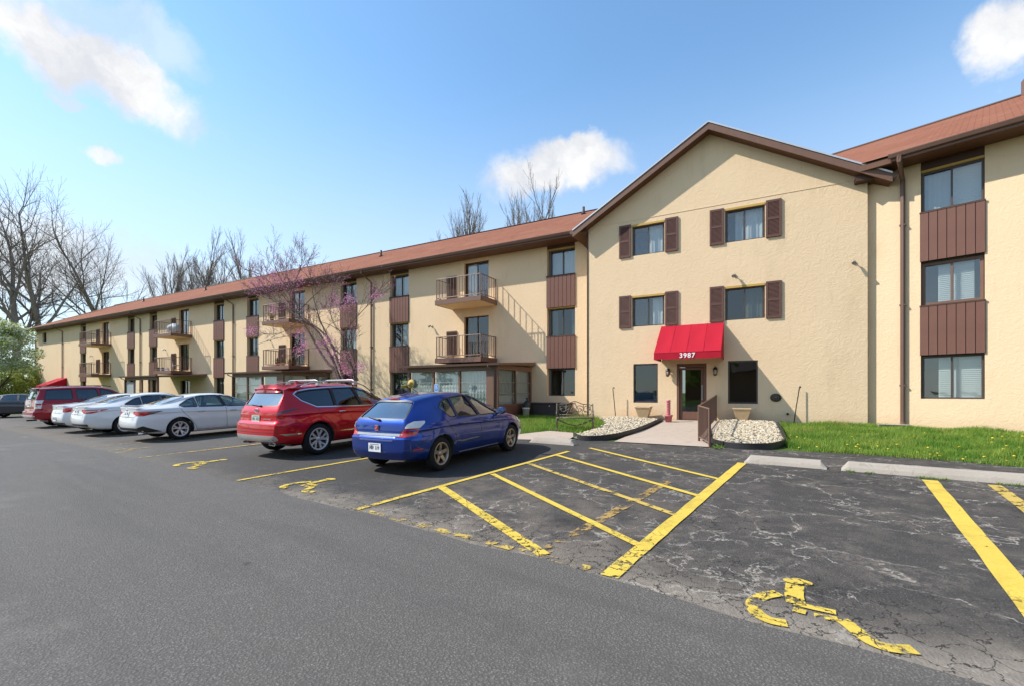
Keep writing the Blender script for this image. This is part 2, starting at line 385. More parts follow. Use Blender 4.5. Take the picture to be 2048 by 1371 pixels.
carpaint('paint_charcoal', (.050, .052, .060), .4)
simple('tyre_rubber', (.017, .017, .018), .85, spec=.25)
simple('alloy', (.62, .61, .60), .45, .5, .08)
simple('alloy_bronze', (.40, .34, .27), .4, .75, .15)
simple('alloy_dark', (.035, .035, .037), .4, .6)
simple('chrome', (.80, .80, .82), .12, 1.0, .02)
simple('trim_black', (.014, .014, .015), .5)
simple('trim_silver', (.52, .51, .50), .35, .6)
simple('car_inside', (.055, .052, .05), .9)
simple('seat_cloth', (.16, .15, .14), .95)
simple('lens_red', (.50, .008, .012), .18, spec=.6, coat=.8)
simple('lens_white', (.66, .64, .62), .15, spec=.6, coat=.8)
simple('lens_smoke', (.05, .03, .04), .15, spec=.6, coat=.8)
simple('plate_white', (.72, .73, .74), .5)
simple('plate_green', (.50, .56, .46), .5)
simple('plate_ink', (.05, .06, .12), .6)
def bark(name, a, c2):
    m, t, b = new_mat(name); v = t.coord()
    f = t.noise(t.vmath('MULTIPLY', v, (1, 1, .2)), 9, 5, .65)
    c = t.mix(f, a, c2); c = t.mix(t.math('MULTIPLY', t.smooth(t.noise(v, 1.0, 4), .5, .7), .35), c, (.09, .10, .05))
    P(t, b, col=c, rough=.95, spec=.1, normal=t.bump(f, .8, .03))
bark('bark_grey', (.17, .14, .12), (.32, .275, .24))
bark('bark_dark', (.050, .038, .032), (.11, .088, .074))
bark('bark_redbud', (.105, .070, .060), (.20, .145, .12))
def leafmat(name, a, c2, tr=.35):
    m, t, b = new_mat(name); v = t.coord()
    c = t.mix(t.smooth(t.noise(v, 1.3, 4, .7), .35, .65), a, c2)
    P(t, b, col=c, rough=.65, spec=.2)
    tl = t.node('ShaderNodeBsdfTranslucent'); t.set(tl.inputs[0], c); mx = t.node('ShaderNodeMixShader'); mx.inputs[0].default_value = tr
    t.l.new(b.outputs[0], mx.inputs[1]); t.l.new(tl.outputs[0], mx.inputs[2]); t.l.new(mx.outputs[0], t.n['Material Output'].inputs[0])
leafmat('leaf_spring', (.26, .33, .07), (.42, .48, .13))
leafmat('leaf_hedge', (.13, .19, .03), (.33, .37, .07))
leafmat('petal_white', (.74, .75, .55), (.84, .84, .70))
leafmat('petal_pink', (.62, .20, .40), (.78, .36, .55))
leafmat('bud_brown', (.12, .075, .065), (.22, .11, .10))
# ------------------------------------------------------------------ mesh helpers
class MB:
    def __init__(s): s.v = []; s.f = []; s.m = []; s.uv = {}; s.sm = []
    def add(s, vs, fs, mi=0, smooth=False):
        b = len(s.v); s.v += [tuple(v) for v in vs]
        for f in fs: s.f.append([b+i for i in f]); s.m.append(mi); s.sm.append(smooth)
        return b
    def poly(s, pts, mi=0, uv=None):
        s.add(pts, [range(len(pts))], mi)
        if uv: s.uv[len(s.f)-1] = uv
    def box(s, x0, x1, y0, y1, z0, z1, mi=0):
        s.add([(x0,y0,z0),(x1,y0,z0),(x1,y1,z0),(x0,y1,z0),(x0,y0,z1),(x1,y0,z1),(x1,y1,z1),(x0,y1,z1)],
              [(3,2,1,0),(4,5,6,7),(0,1,5,4),(1,2,6,5),(2,3,7,6),(3,0,4,7)], mi)
        return s
    def hexa(s, p, mi=0):                                # 8 corners: bottom loop, top loop
        s.add(p, [(3,2,1,0),(4,5,6,7),(0,1,5,4),(1,2,6,5),(2,3,7,6),(3,0,4,7)], mi); return s
    def prism(s, poly, fn, a, b, mi=0):                  # polygon (2d) swept from a to b by fn(x, y, t)
        n = len(poly)
        vs = [fn(x, y, a) for x, y in poly]+[fn(x, y, b) for x, y in poly]
        s.add(vs, [list(range(n))[::-1], list(range(n, 2*n))]+[(i, (i+1) % n, n+(i+1) % n, n+i) for i in range(n)], mi); return s
    def tube(s, pts, rad, sides=6, mi=0, cap=True, closed=False, smooth=True):
        pts = [Vector(p) for p in pts]; n = len(pts)
        if not isinstance(rad, (list, tuple)): rad = [rad]*n
        vs = []; ref = None
        for i, p in enumerate(pts):
            if closed: d = pts[(i+1) % n]-pts[i-1]
            else: d = pts[min(i+1, n-1)]-pts[max(i-1, 0)]
            d = d.normalized() if d.length > 1e-9 else Vector((0, 0, 1))
            if ref is None:
                ref = d.orthogonal().normalized()
            a = ref-d*ref.dot(d); a = a.normalized() if a.length > 1e-6 else d.orthogonal().normalized(); ref = a
            b = d.cross(a)
            for k in range(sides):
                t = 2*math.pi*(k+.5)/sides
                vs.append(p+(a*math.cos(t)+b*math.sin(t))*rad[i])
        fs = []
        for i in range(n if closed else n-1):
            j = (i+1) % n
            for k in range(sides):
                k2 = (k+1) % sides
                fs.append((i*sides+k, i*sides+k2, j*sides+k2, j*sides+k))
        b0 = s.add(vs, fs, mi, smooth)
        if cap and not closed:
            s.f.append([b0+k for k in range(sides)][::-1]); s.m.append(mi); s.sm.append(False)
            s.f.append([b0+(n-1)*sides+k for k in range(sides)]); s.m.append(mi); s.sm.append(False)
        return s
    def lathe(s, prof, c, axis=(0, 0, 1), seg=20, mi=0, smooth=True):     # prof: (radius, along axis)
        ax = Vector(axis).normalized(); a = ax.orthogonal().normalized(); b = ax.cross(a); c = Vector(c)
        vs = []
        for r, h in prof:
            for k in range(seg):
                t = 2*math.pi*k/seg
                vs.append(c+ax*h+(a*math.cos(t)+b*math.sin(t))*r)
        fs = []
        for i in range(len(prof)-1):
            for k in range(seg):
                k2 = (k+1) % seg
                fs.append((i*seg+k, i*seg+k2, (i+1)*seg+k2, (i+1)*seg+k))
        s.add(vs, fs, mi, smooth); return s
    def ball(s, c, r, seg=8, rings=5, mi=0, sq=(1, 1, 1)):
        c = Vector(c); vs = [c+Vector((0, 0, -r*sq[2]))]
        for i in range(1, rings):
            ph = math.pi*i/rings-math.pi/2
            for k in range(seg):
                t = 2*math.pi*k/seg
                vs.append(c+Vector((r*sq[0]*math.cos(ph)*math.cos(t), r*sq[1]*math.cos(ph)*math.sin(t), r*sq[2]*math.sin(ph))))
        vs.append(c+Vector((0, 0, r*sq[2]))); fs = []
        for k in range(seg): fs.append((0, 1+(k+1) % seg, 1+k))
        for i in range(rings-2):
            for k in range(seg):
                k2 = (k+1) % seg
                fs.append((1+i*seg+k, 1+i*seg+k2, 1+(i+1)*seg+k2, 1+(i+1)*seg+k))
        l = len(vs)-1
        for k in range(seg): fs.append((1+(rings-2)*seg+k, 1+(rings-2)*seg+(k+1) % seg, l))
        s.add(vs, fs, mi, True); return s
    def map(s, fn): s.v = [tuple(fn(*v)) for v in s.v]; return s
    def build(s, name, mats, parent=None, bevel=0, smooth=None, org=True, fix=True, seg=2):
        me = bpy.data.meshes.new(name)
        c = Vector((0, 0, 0))
        if org and s.v:
            xs = [v[0] for v in s.v]; ys = [v[1] for v in s.v]; zs = [v[2] for v in s.v]
            c = Vector(((min(xs)+max(xs))/2, (min(ys)+max(ys))/2, min(zs)))
        me.from_pydata([(v[0]-c.x, v[1]-c.y, v[2]-c.z) for v in s.v], [], s.f)
        if isinstance(mats, str): mats = [mats]
        for m in mats: me.materials.append(MAT[m])
        me.polygons.foreach_set('material_index', s.m)
        me.polygons.foreach_set('use_smooth', [True]*len(s.f) if smooth else s.sm)
        if s.uv:
            ul = me.uv_layers.new(name='uv')
            for fi, uv in s.uv.items():
                for li, c2 in zip(me.polygons[fi].loop_indices, uv): ul.data[li].uv = c2
        if fix and len(s.f) < 60000:
            bm = bmesh.new(); bm.from_mesh(me); bmesh.ops.recalc_face_normals(bm, faces=bm.faces); bm.to_mesh(me); bm.free()
        me.update()
        o = bpy.data.objects.new(name, me); C.objects.link(o)
        place(o, parent, c)
        if bevel:
            md = o.modifiers.new('bevel', 'BEVEL'); md.width = bevel; md.segments = seg; md.limit_method = 'ANGLE'
        return o
ABS = {}
def place(o, parent, c):
    ABS[o.name] = Vector(c)
    if parent is not None:
        o.parent = parent; o.location = Vector(c)-(ABS[parent.name] if parent.name in ABS else Vector((0, 0, 0)))
    else: o.location = c
def tag(o, label=None, cat=None, group=None, kind=None):
    for k, v in (('label', label), ('category', cat), ('group', group), ('kind', kind)):
        if v: o[k] = v
    return o
def empty(name, loc=(0, 0, 0), rz=0, label=None, cat=None, group=None):
    o = bpy.data.objects.new(name, None); C.objects.link(o); o.location = loc; o.rotation_euler = (0, 0, rz); o.empty_display_size = .1
    ABS[o.name] = Vector((0, 0, 0)); tag(o, label, cat, group); return o
def dup(o, parent=None, mats=None):
    c = o.copy(); C.objects.link(c); c.parent = parent
    for ch in [x for x in KIDS.get(o.name, [])]: pass
    return c
KIDS = {}
def lerp(a, b, t): return a+(b-a)*t
def curve(pts, x):                                        # smooth (monotone-ish) interpolation through points
    if x <= pts[0][0]: return pts[0][1]
    if x >= pts[-1][0]: return pts[-1][1]
    for i in range(len(pts)-1):
        if x <= pts[i+1][0]: break
    x0, y0 = pts[i]; x1, y1 = pts[i+1]; h = x1-x0; t = (x-x0)/h
    d = (y1-y0)/h
    def slope(j):
        if j <= 0 or j >= len(pts)-1: return None
        a = (pts[j][1]-pts[j-1][1])/(pts[j][0]-pts[j-1][0]); b = (pts[j+1][1]-pts[j][1])/(pts[j+1][0]-pts[j][0])
        return 0 if a*b <= 0 else 2*a*b/(a+b)
    m0 = slope(i); m1 = slope(i+1); m0 = d if m0 is None else m0; m1 = d if m1 is None else m1
    t2, t3 = t*t, t*t*t
    return (2*t3-3*t2+1)*y0+(t3-2*t2+t)*h*m0+(-2*t3+3*t2)*y1+(t3-t2)*h*m1
def smooth_line(pts, n=6):                                # Catmull-Rom through 2d/3d points
    P_ = [Vector(p) for p in pts]; out = []
    for i in range(len(P_)-1):
        a = P_[max(i-1, 0)]; b = P_[i]; c = P_[i+1]; d = P_[min(i+2, len(P_)-1)]
        for k in range(n):
            t = k/n
            out.append(.5*((2*b)+(c-a)*t+(2*a-5*b+4*c-d)*t*t+(3*b-a-3*c+d)*t**3))
    out.append(P_[-1]); return out
def tri_fill(poly, step, extra=True):                     # triangulated polygon with inner grid points
    pts = []
    n = len(poly)
    for i in range(n):
        a = Vector(poly[i][:2]); b = Vector(poly[(i+1) % n][:2]); k = max(1, int((b-a).length/step))
        for j in range(k): pts.append(a.lerp(b, j/k))
    m = len(pts)
    def inside(x, y):
        c = False; j = m-1
        for i in range(m):
            if (pts[i].y > y) != (pts[j].y > y) and x < (pts[j].x-pts[i].x)*(y-pts[i].y)/(pts[j].y-pts[i].y)+pts[i].x: c = not c
            j = i
        return c
    allp = list(pts)
    if extra:
        x0 = min(p.x for p in pts); x1 = max(p.x for p in pts); y0 = min(p.y for p in pts); y1 = max(p.y for p in pts)
        nx = int((x1-x0)/step); ny = int((y1-y0)/step)
        for i in range(1, nx+1):
            for j in range(1, ny+1):
                x = x0+(i-.5)*step; y = y0+(j-.5)*step
                if inside(x, y) and min((Vector((x, y))-p).length for p in pts) > step*.5: allp.append(Vector((x, y)))
    r = delaunay_2d_cdt(allp, [(i, (i+1) % m) for i in range(m)], [list(range(m))], 1, 1e-6)
    return r[0], [list(f) for f in r[2]], m

# ------------------------------------------------------------------ the setting: ground, drive, parking
def sheet(name, poly, mat, dz, step=.5, kind='structure', parent=None):
    vs, fs, m = tri_fill(poly, step)
    mb = MB(); mb.add([(v.x, v.y, g(v.x, v.y)+dz) for v in vs], fs)
    o = mb.build(name, mat, parent, org=False, fix=False)
    me = o.data
    if me.polygons and sum(p.normal.z for p in me.polygons) < 0: me.flip_normals()
    if kind: o['kind'] = kind
    return o
def grid_sheet(name, ps, qs, fn, mat, dz):                # structured sheet over (a, b) -> world xy
    mb = MB(); na, nb = len(ps), len(qs); vs = []
    for a in ps:
        for b in qs:
            x, y = fn(a, b); vs.append((x, y, g(x, y)+dz))
    mb.add(vs, [(i*nb+j, (i+1)*nb+j, (i+1)*nb+j+1, i*nb+j+1) for i in range(na-1) for j in range(nb-1)])
    o = mb.build(name, mat, None, org=False, fix=False)
    if sum(p.normal.z for p in o.data.polygons) < 0: o.data.flip_normals()
    o['kind'] = 'structure'; return o
def frange(a, b, n): return [a+(b-a)*i/n for i in range(n+1)]
# one sheet to the horizon
xs = [-900, -400, -200, -120, -90]+frange(-80, 40, 60)+[50, 70, 110, 200, 400, 900]
ys = [-900, -400, -150, -60, -30]+frange(-20, 90, 60)+[100, 130, 200, 400, 900]
grid_sheet('ground', xs, ys, lambda a, b: (a, b), 'lawn_soil', -.03)
SEAM = [(-46, 2.0), (-25.5, 2.95), (-20, 3.14), (-17, 3.33), (-13, 3.42), (-8.6, 3.56), (-5, 3.57), (-1.5, 3.52), (.4, 3.42), (3, 3.25), (14, 2.6)]
def seam(p): return curve(SEAM, p)+.035*math.sin(p*2.3)+.02*math.sin(p*5.1+1)
def qend(p): return 12.05+.133*p+.10*math.sin(p*.9)
parking = grid_sheet('parking_lot', frange(-46, 14, 150), frange(0, 1, 24), lambda p, t: P2W(p, lerp(seam(p)-.25, qend(p), t)), 'asphalt_parking', .0)
drive = grid_sheet('asphalt_drive', frange(-46, 14, 200), frange(0, 1, 20), lambda p, t: P2W(p, lerp(-16, seam(p), t)), 'asphalt_drive', .006)
# painted markings (parts of the lot)
def strip(mb, pts, w, dz=.011):                           # flat painted band along world points
    pts = [Vector((p[0], p[1])) for p in pts]; vs = []
    for i, p in enumerate(pts):
        d = (pts[min(i+1, len(pts)-1)]-pts[max(i-1, 0)]).normalized(); s_ = Vector((-d.y, d.x))
        ww = w[i] if isinstance(w, list) else w
        for k in (-.5, .5):
            q = p+s_*ww*k; vs.append((q.x, q.y, g(q.x, q.y)+dz))
    mb.add(vs, [(2*i, 2*i+2, 2*i+3, 2*i+1) for i in range(len(pts)-1)])
def pq_line(p0, q0, p1, q1, w, name, mat, dz=.011, jit=.004):
    mb = MB(); n = max(4, int(math.hypot(p1-p0, q1-q0)/.25)); r = random.Random(int(p0*100+q0*10))
    pts = []
    for i in range(n+1):
        t = i/n; pts.append(P2W(lerp(p0, p1, t)+r.uniform(-jit, jit), lerp(q0, q1, t)))
    strip(mb, pts, [w*r.uniform(.96, 1.04) for _ in pts], dz)
    o = mb.build(name, mat, parking, org=False, fix=False)
    if sum(p.normal.z for p in o.data.polygons) < 0: o.data.flip_normals()
    return o
for p, q0, q1, w, m in [(-5.2, 3.6, 9.35, .10, 'paint_yellow'), (-8.6, 3.6, 9.0, .095, 'paint_yellow'), (-13.5, 3.5, 9, .11, 'paint_worn'), (-17.35, 3.42, 8.6, .10, 'paint_worn'), (-20.6, 3.25, 8.2, .10, 'paint_worn'), (-24, 3.1, 8, .10, 'paint_worn'),
                        (-27.4, 3.0, 8, .10, 'paint_worn'), (-30.8, 2.9, 7.8, .10, 'paint_worn'), (-1.6, 3.56, 9.72, .155, 'paint_yellow'), (1.07, 3.5, 9.55, .185, 'paint_yellow'), (4.6, 3.3, 10, .13, 'paint_yellow')]:
    pq_line(p, max(q0, seam(p)+.03), p, q1, w, 'parking_line', m)
pq_line(1.78, 6.6, 1.78, 9.6, .15, 'parking_line', 'paint_worn')
for a in [(-5.15, 5.15, -2.30, 3.66), (-5.10, 6.38, -1.66, 4.40), (-5.18, 7.60, -1.66, 5.62), (-5.13, 8.72, -1.66, 6.70), (-5.0, 10.05, -1.66, 7.98)]:
    pq_line(*a, .098 if a[1] > 6 else .135, 'hatch_line', 'paint_yellow' if a[1] != 7.60 else 'paint_worn', .0125)
pq_line(-2.35, 3.75, -2.3, 7.4, .14, 'parking_line', 'paint_faded', .008)
pq_line(-5.1, 3.66, -1.7, 3.62, .10, 'parking_line', 'paint_worn', .009)
# wheelchair symbol: head, trunk + thigh, shin + foot and the open wheel, drawn once from the near stall, repeated down the row
SYM = [([(1566, 1160), (1580, 1162), (1595, 1163), (1610, 1166), (1625, 1168)], [.03, .09, .115, .10, .03]), ([(1590, 1170), (1588, 1190), (1592, 1208)], .125), ([(1588, 1207), (1625, 1216), (1672, 1226)], .07), ([(1586, 1219), (1612, 1226)], .07), ([(1628, 1231), (1655, 1236), (1676, 1239)], .065), ([(1682, 1240), (1700, 1252), (1725, 1272), (1748, 1287), (1780, 1297), (1830, 1301)], .10),
       ([(1558, 1187), (1525, 1193), (1507, 1206), (1512, 1225), (1538, 1241), (1574, 1248)], .10)]
def symbol(dp, dq, mat, sc=1.0):
    mb = MB()
    for pts, w in SYM:
        loc = []
        for px, py in pts:
            P_ = gpix(px, py); p, q = W2P(P_.x, P_.y); loc.append(((p+.1)*sc+dp, (q-3.9)*sc+dq))
        loc = smooth_line([(a, b, 0) for a, b in loc], 5)
        ww = [curve([(i/(len(w)-1), a) for i, a in enumerate(w)], j/(len(loc)-1))*sc for j in range(len(loc))] if isinstance(w, list) else w*sc
        strip(mb, [P2W(v.x, max(v.y, seam(v.x)+.02)) for v in loc], ww, .0115)
    o = mb.build('wheelchair_symbol', mat, parking, org=False, fix=False)
    if sum(p.normal.z for p in o.data.polygons) < 0: o.data.flip_normals()
symbol(-.1, 3.9, 'paint_yellow')
symbol(-7.05, 4.15, 'paint_yellow', 1.0); symbol(-11.1, 4.0, 'paint_yellow', 1.1); symbol(-15.4, 3.85, 'paint_worn', 1.1)

# walk, beds, lawn patches
def pixpoly(pts, n=0):
    w = [gpix(*p) for p in pts]
    return [(v.x, v.y) for v in w]
def wallpt(u, n=17.74): return F2W(u, n)
WALK = [wallpt(-3.12), wallpt(-1.30)]+pixpoly([(1445, 852), (1421, 880), (1418, 894), (1330, 889), (1228, 883), (1262, 869), (1296, 857), (1318, 847)])
walk = sheet('concrete_walkway', WALK, 'concrete_walk', .02, .4)
BEDL = pixpoly([(1322, 842), (1300, 853), (1274, 864), (1240, 874), (1200, 880), (1165, 880), (1147, 873), (1180, 862), (1210, 850)])+[wallpt(-5.6), wallpt(-3.2)]
BEDR = pixpoly([(1424, 870), (1420, 882), (1440, 892), (1480, 897), (1520, 898), (1552, 895), (1570, 886), (1564, 868), (1556, 852)])+[wallpt(.45), wallpt(-1.28)]
def dense(poly, n=5):
    return [tuple(v[:2]) for v in smooth_line([(a, b, 0) for a, b in poly], n)]
BEDLs = dense(BEDL[:9])+BEDL[9:]; BEDRs = dense(BEDR[:9])+BEDR[9:]
for nm, bed in (('gravel_bed', BEDLs), ('gravel_bed', BEDRs)):
    sheet(nm, bed, 'concrete_dark', .03, .4)
def inpoly(x, y, poly):
    c = False; j = len(poly)-1
    for i in range(len(poly)):
        xi, yi = poly[i]; xj, yj = poly[j]
        if (yi > y) != (yj > y) and x < (xj-xi)*(y-yi)/(yj-yi)+xi: c = not c
        j = i
    return c
def edist(x, y, poly):
    d = 9
    for i in range(len(poly)):
        a = Vector(poly[i]); b = Vector(poly[(i+1) % len(poly)]); p = Vector((x, y)); ab = b-a
        t = clamp((p-a).dot(ab)/max(ab.length_squared, 1e-9)); d = min(d, (p-(a+ab*t)).length)
    return d
ICO_V = []; ICO_F = []
_bm = bmesh.new(); bmesh.ops.create_icosphere(_bm, subdivisions=1, radius=1)
ICO_V = [v.co.copy() for v in _bm.verts]; ICO_F = [[v.index for v in f.verts] for f in _bm.faces]; _bm.free()
def pebbles(poly, n, label, seed):
    r = random.Random(seed); mb = MB()
    x0 = min(a for a, b in poly); x1 = max(a for a, b in poly); y0 = min(b for a, b in poly); y1 = max(b for a, b in poly)
    k = 0
    while k < n:
        x = r.uniform(x0, x1); y = r.uniform(y0, y1)
        if not inpoly(x, y, poly) or edist(x, y, poly) < .06: continue
        k += 1
        s_ = r.uniform(.022, .048); sq = Vector((r.uniform(.8, 1.5), r.uniform(.7, 1.2), r.uniform(.5, .8)))*s_
        rot = Matrix.Rotation(r.uniform(0, 6.28), 3, 'Z') @ Matrix.Rotation(r.uniform(-.5, .5), 3, 'X')
        mound = .05*clamp(edist(x, y, poly)/.5)
        c = Vector((x, y, g(x, y)+.045+mound+r.uniform(-.012, .018)))
        mb.add([c+rot @ Vector((v.x*sq.x*r.uniform(.85, 1.15), v.y*sq.y*r.uniform(.85, 1.15), v.z*sq.z)) for v in ICO_V], ICO_F, 0, False)
    o = mb.build('gravel_stones', 'pebble', None, fix=False); tag(o, label, 'gravel', kind='stuff')
pebbles(BEDLs, 3300, 'pale river stones in the bed left of the entrance walk', 1)
pebbles(BEDRs, 3600, 'pale river stones in the rounded bed right of the entrance walk', 2)
def edging(pts, label, h=.13):
    L = smooth_line([(a, b, 0) for a, b in pts], 6); mb = MB(); vs = []
    for i, p in enumerate(L):
        d = (L[min(i+1, len(L)-1)]-L[max(i-1, 0)]).normalized(); s_ = Vector((-d.y, d.x, 0))*.012
        z = g(p.x, p.y)
        vs += [(p.x+s_.x, p.y+s_.y, z-.02), (p.x-s_.x, p.y-s_.y, z-.02), (p.x-s_.x, p.y-s_.y, z+h), (p.x+s_.x, p.y+s_.y, z+h)]
    fs = []
    for i in range(len(L)-1):
        for k in range(4): fs.append((4*i+k, 4*i+(k+1) % 4, 4*i+4+(k+1) % 4, 4*i+4+k))
    mb.add(vs, fs, 0, False); mb.tube([(p.x, p.y, g(p.x, p.y)+h) for p in L], .018, 6)
    tag(mb.build('bed_edging', 'plastic_edging', None), label, 'edging', 'plastic edging of the beds')
edging(BEDL[:7], 'black plastic edging round the gravel bed beside the bench')
edging(BEDR[:9], 'black plastic edging round the gravel bed beside the right lawn')
# pavement strip in front of the bench
sheet('pavement', pixpoly([(1036, 868), (1100, 861), (1158, 866), (1140, 877), (1085, 879), (1036, 878)]), 'concrete_walk', .012, .4)
# grass blades
def grass(poly, dens, label, seed, h=.075, avoid=()):
    r = random.Random(seed); mb = MB(); V = mb.v; Fc = mb.f
    x0 = min(a for a, b in poly); x1 = max(a for a, b in poly); y0 = min(b for a, b in poly); y1 = max(b for a, b in poly)
    n = int((x1-x0)*(y1-y0)*dens)
    for _ in range(n):
        x = r.uniform(x0, x1); y = r.uniform(y0, y1)
        if not inpoly(x, y, poly) or any(inpoly(x, y, a) for a in avoid): continue
        cl = math.sin(x*3.1+2*math.sin(y*2.3))+math.sin(y*4.7+x)
        if cl < -1.1 and r.random() < .75: continue
        z = g(x, y)-.03; hh = h*r.uniform(.4, 1.5)*(1+.3*cl); a = r.uniform(0, 6.28); w = r.uniform(.005, .010)
        dx, dy = math.cos(a), math.sin(a); ln = r.uniform(.2, .9)*hh; b = r.uniform(0, 6.28)
        i = len(V)
        V += [(x-dx*w, y-dy*w, z), (x+dx*w, y+dy*w, z), (x+math.cos(b)*ln, y+math.sin(b)*ln, z+hh+.03)]
        Fc.append([i, i+1, i+2])
    mb.m = [0]*len(Fc); mb.sm = [False]*len(Fc)
    tag(mb.build('grass', 'grass_blade', None, fix=False), label, 'grass', kind='stuff')
def lawn_edge(u): return 12.0-.02*u
LAWNR = pixpoly([(1566, 868), (1573, 888), (1580, 899), (1640, 902), (1760, 911), (1900, 921), (2048, 934), (2300, 956)])+[R2W(4.6, 17.95), R2W(-2.6, 17.95), wallpt(.6, 17.7)]
grass(LAWNR, 2300, 'bright green lawn dotted with dandelions on the right', 3, .085)
LAWNL = pixpoly([(1000, 872), (1040, 866), (1100, 860), (1152, 866), (1185, 860), (1212, 849)])+[wallpt(-5.7), wallpt(-6.6, 18.9), wallpt(-9.1, 18.9), wallpt(-9.15, 15.9), wallpt(-12.5, 15.9), wallpt(-13, 12.2)]
grass(LAWNL, 900, 'bright green lawn behind the metal bench', 4, .08)
def fringe():
    r = random.Random(9); mb = MB()
    for _ in range(260):
        t = r.random(); p = lerp(-.1, 2.3, t); q = 9.80-.14*r.random()
        if math.sin(p*7) < .2: continue
        x, y = P2W(p, q); z = g(x, y)
        for _ in range(3):
            a = r.uniform(0, 6.28); l = r.uniform(.02, .05)
            mb.add([(x-.006, y, z), (x+.006, y, z), (x+math.cos(a)*l, y+math.sin(a)*l, z+l)], [(0, 1, 2)])
    for px, py in ((1437, 893), (1432, 897), (1443, 896)):
        P_ = gpix(px, py)
        for _ in range(14):
            a = r.uniform(0, 6.28); l = r.uniform(.06, .14)
            mb.add([(P_.x-.02, P_.y, P_.z), (P_.x+.02, P_.y, P_.z), (P_.x+math.cos(a)*l, P_.y+math.sin(a)*l, P_.z+l*.8)], [(0, 1, 2)])
    tag(mb.build('weeds', 'grass_blade', None, fix=False), 'small weeds along the concrete wheel stops and bed', 'weeds', kind='stuff')
fringe()
def dandelions():
    r = random.Random(5); src = None; k = 0
    while k < 48:
        px = r.uniform(1580, 2046); py = r.uniform(868, 930)
        P_ = gpix(px, py)
        if not inpoly(P_.x, P_.y, LAWNR): continue
        if src is None:
            mb = MB(); mb.tube([(0, 0, 0), (.01, 0, .05), (.0, 0, .085)], .004, 4, 1)
            mb.lathe([(.004, .08), (.022, .088), (.026, .095), (.015, .103), (.001, .106)], (0, 0, 0), seg=8)
            src = mb.build('dandelion', ['dandelion', 'leaf_green'], None, org=False); o = src
        else: o = src.copy(); C.objects.link(o)
        o.location = (P_.x, P_.y, P_.z-.02+r.uniform(0, .02)); s_ = r.uniform(.6, 1.1); o.scale = (s_, s_, s_); o.rotation_euler = (r.uniform(-.4, .4), r.uniform(-.4, .4), r.uniform(0, 6))
        tag(o, 'small yellow dandelion in the lawn on the right', 'dandelion', 'dandelions in the right lawn'); k += 1
dandelions()
# concrete wheel stops
def wheelstop(p0, p1, q, label, w=.26, h=.14):
    mb = MB(); n = 2
    for i in range(1): pass
    def pt(p, dq, z): x, y = P2W(p, q+dq); return (x, y, g(x, y)+z)
    prof = [(-w/2, 0), (-w/2+.02, h*.5), (-w/2+.06, h), (w/2-.06, h), (w/2-.02, h*.5), (w/2, 0)]
    rows = [(p0, .0), (p0+.10, 1), (p1-.10, 1), (p1, .0)]
    vs = []
    for p, k in rows:
        for dq, z in prof: vs.append(pt(p, dq*(1 if k else .96), z if k else min(z, .02)))
    m = len(prof); fs = []
    for i in range(len(rows)-1):
        for j in range(m-1): fs.append((i*m+j, (i+1)*m+j, (i+1)*m+j+1, i*m+j+1))
        fs.append((i*m+m-1, (i+1)*m+m-1, (i+1)*m, i*m))
    fs += [list(range(m)), list(range((len(rows)-1)*m, len(rows)*m))[::-1]]
    mb.add(vs, fs); tag(mb.build('wheel_stop', 'concrete_stop', None, bevel=.008), label, 'wheel stop', 'concrete wheel stops')
wheelstop(-1.58, -.25, 9.9, 'short concrete wheel stop at the head of the thick yellow line')
wheelstop(-.05, 3.1, 9.92, 'long concrete wheel stop running off the right edge of the photo', .28, .15)
wheelstop(-6.9, -5.55, 10.35, 'concrete wheel stop just ahead of the blue hatchback')
# ------------------------------------------------------------------ the apartment building
NW, NG, NRW = 19.06, 17.76, 18.0                       # facade planes: wing, gable block, right wing
Z = dict(w1b=1.40, w1t=2.64, p2t=4.08, w2t=5.38, p3t=6.82, w3t=8.00, sof=8.22)
ox, oy = F2W(-1.6, NG)
B = empty('apartment_building', (ox, oy, BASE), math.atan2(EU.y, EU.x),
          'three-storey tan stucco apartment building with brown roof, gabled entrance block and balconies', 'building')
ABS[B.name] = Vector((-1.6, NG, BASE))
def r2f(u, n, z): x, y = R2W(u, n); a, b = W2F(x, y); return (a, b, z)
ID = lambda u, n, z: (u, n, z)
def fin(mb, T): return mb if T is ID else mb.map(T)
def holed(mb, u0, u1, z0, z1, n, holes, depth):
    us = sorted({u0, u1, *[h[0] for h in holes], *[h[1] for h in holes]}); zs = sorted({z0, z1, *[h[2] for h in holes], *[h[3] for h in holes]})
    for i in range(len(us)-1):
        for j in range(len(zs)-1):
            cu, cz = (us[i]+us[i+1])/2, (zs[j]+zs[j+1])/2
            if any(h[0] < cu < h[1] and h[2] < cz < h[3] for h in holes): continue
            mb.poly([(us[i], n, zs[j]), (us[i+1], n, zs[j]), (us[i+1], n, zs[j+1]), (us[i], n, zs[j+1])])
    for a, b, c, d in holes:
        e = n+depth
        mb.poly([(a, n, c), (a, n, d), (a, e, d), (a, e, c)]); mb.poly([(b, n, d), (b, n, c), (b, e, c), (b, e, d)])
        mb.poly([(a, n, c), (a, e, c), (b, e, c), (b, n, c)]); mb.poly([(a, n, d), (b, n, d), (b, e, d), (a, e, d)])
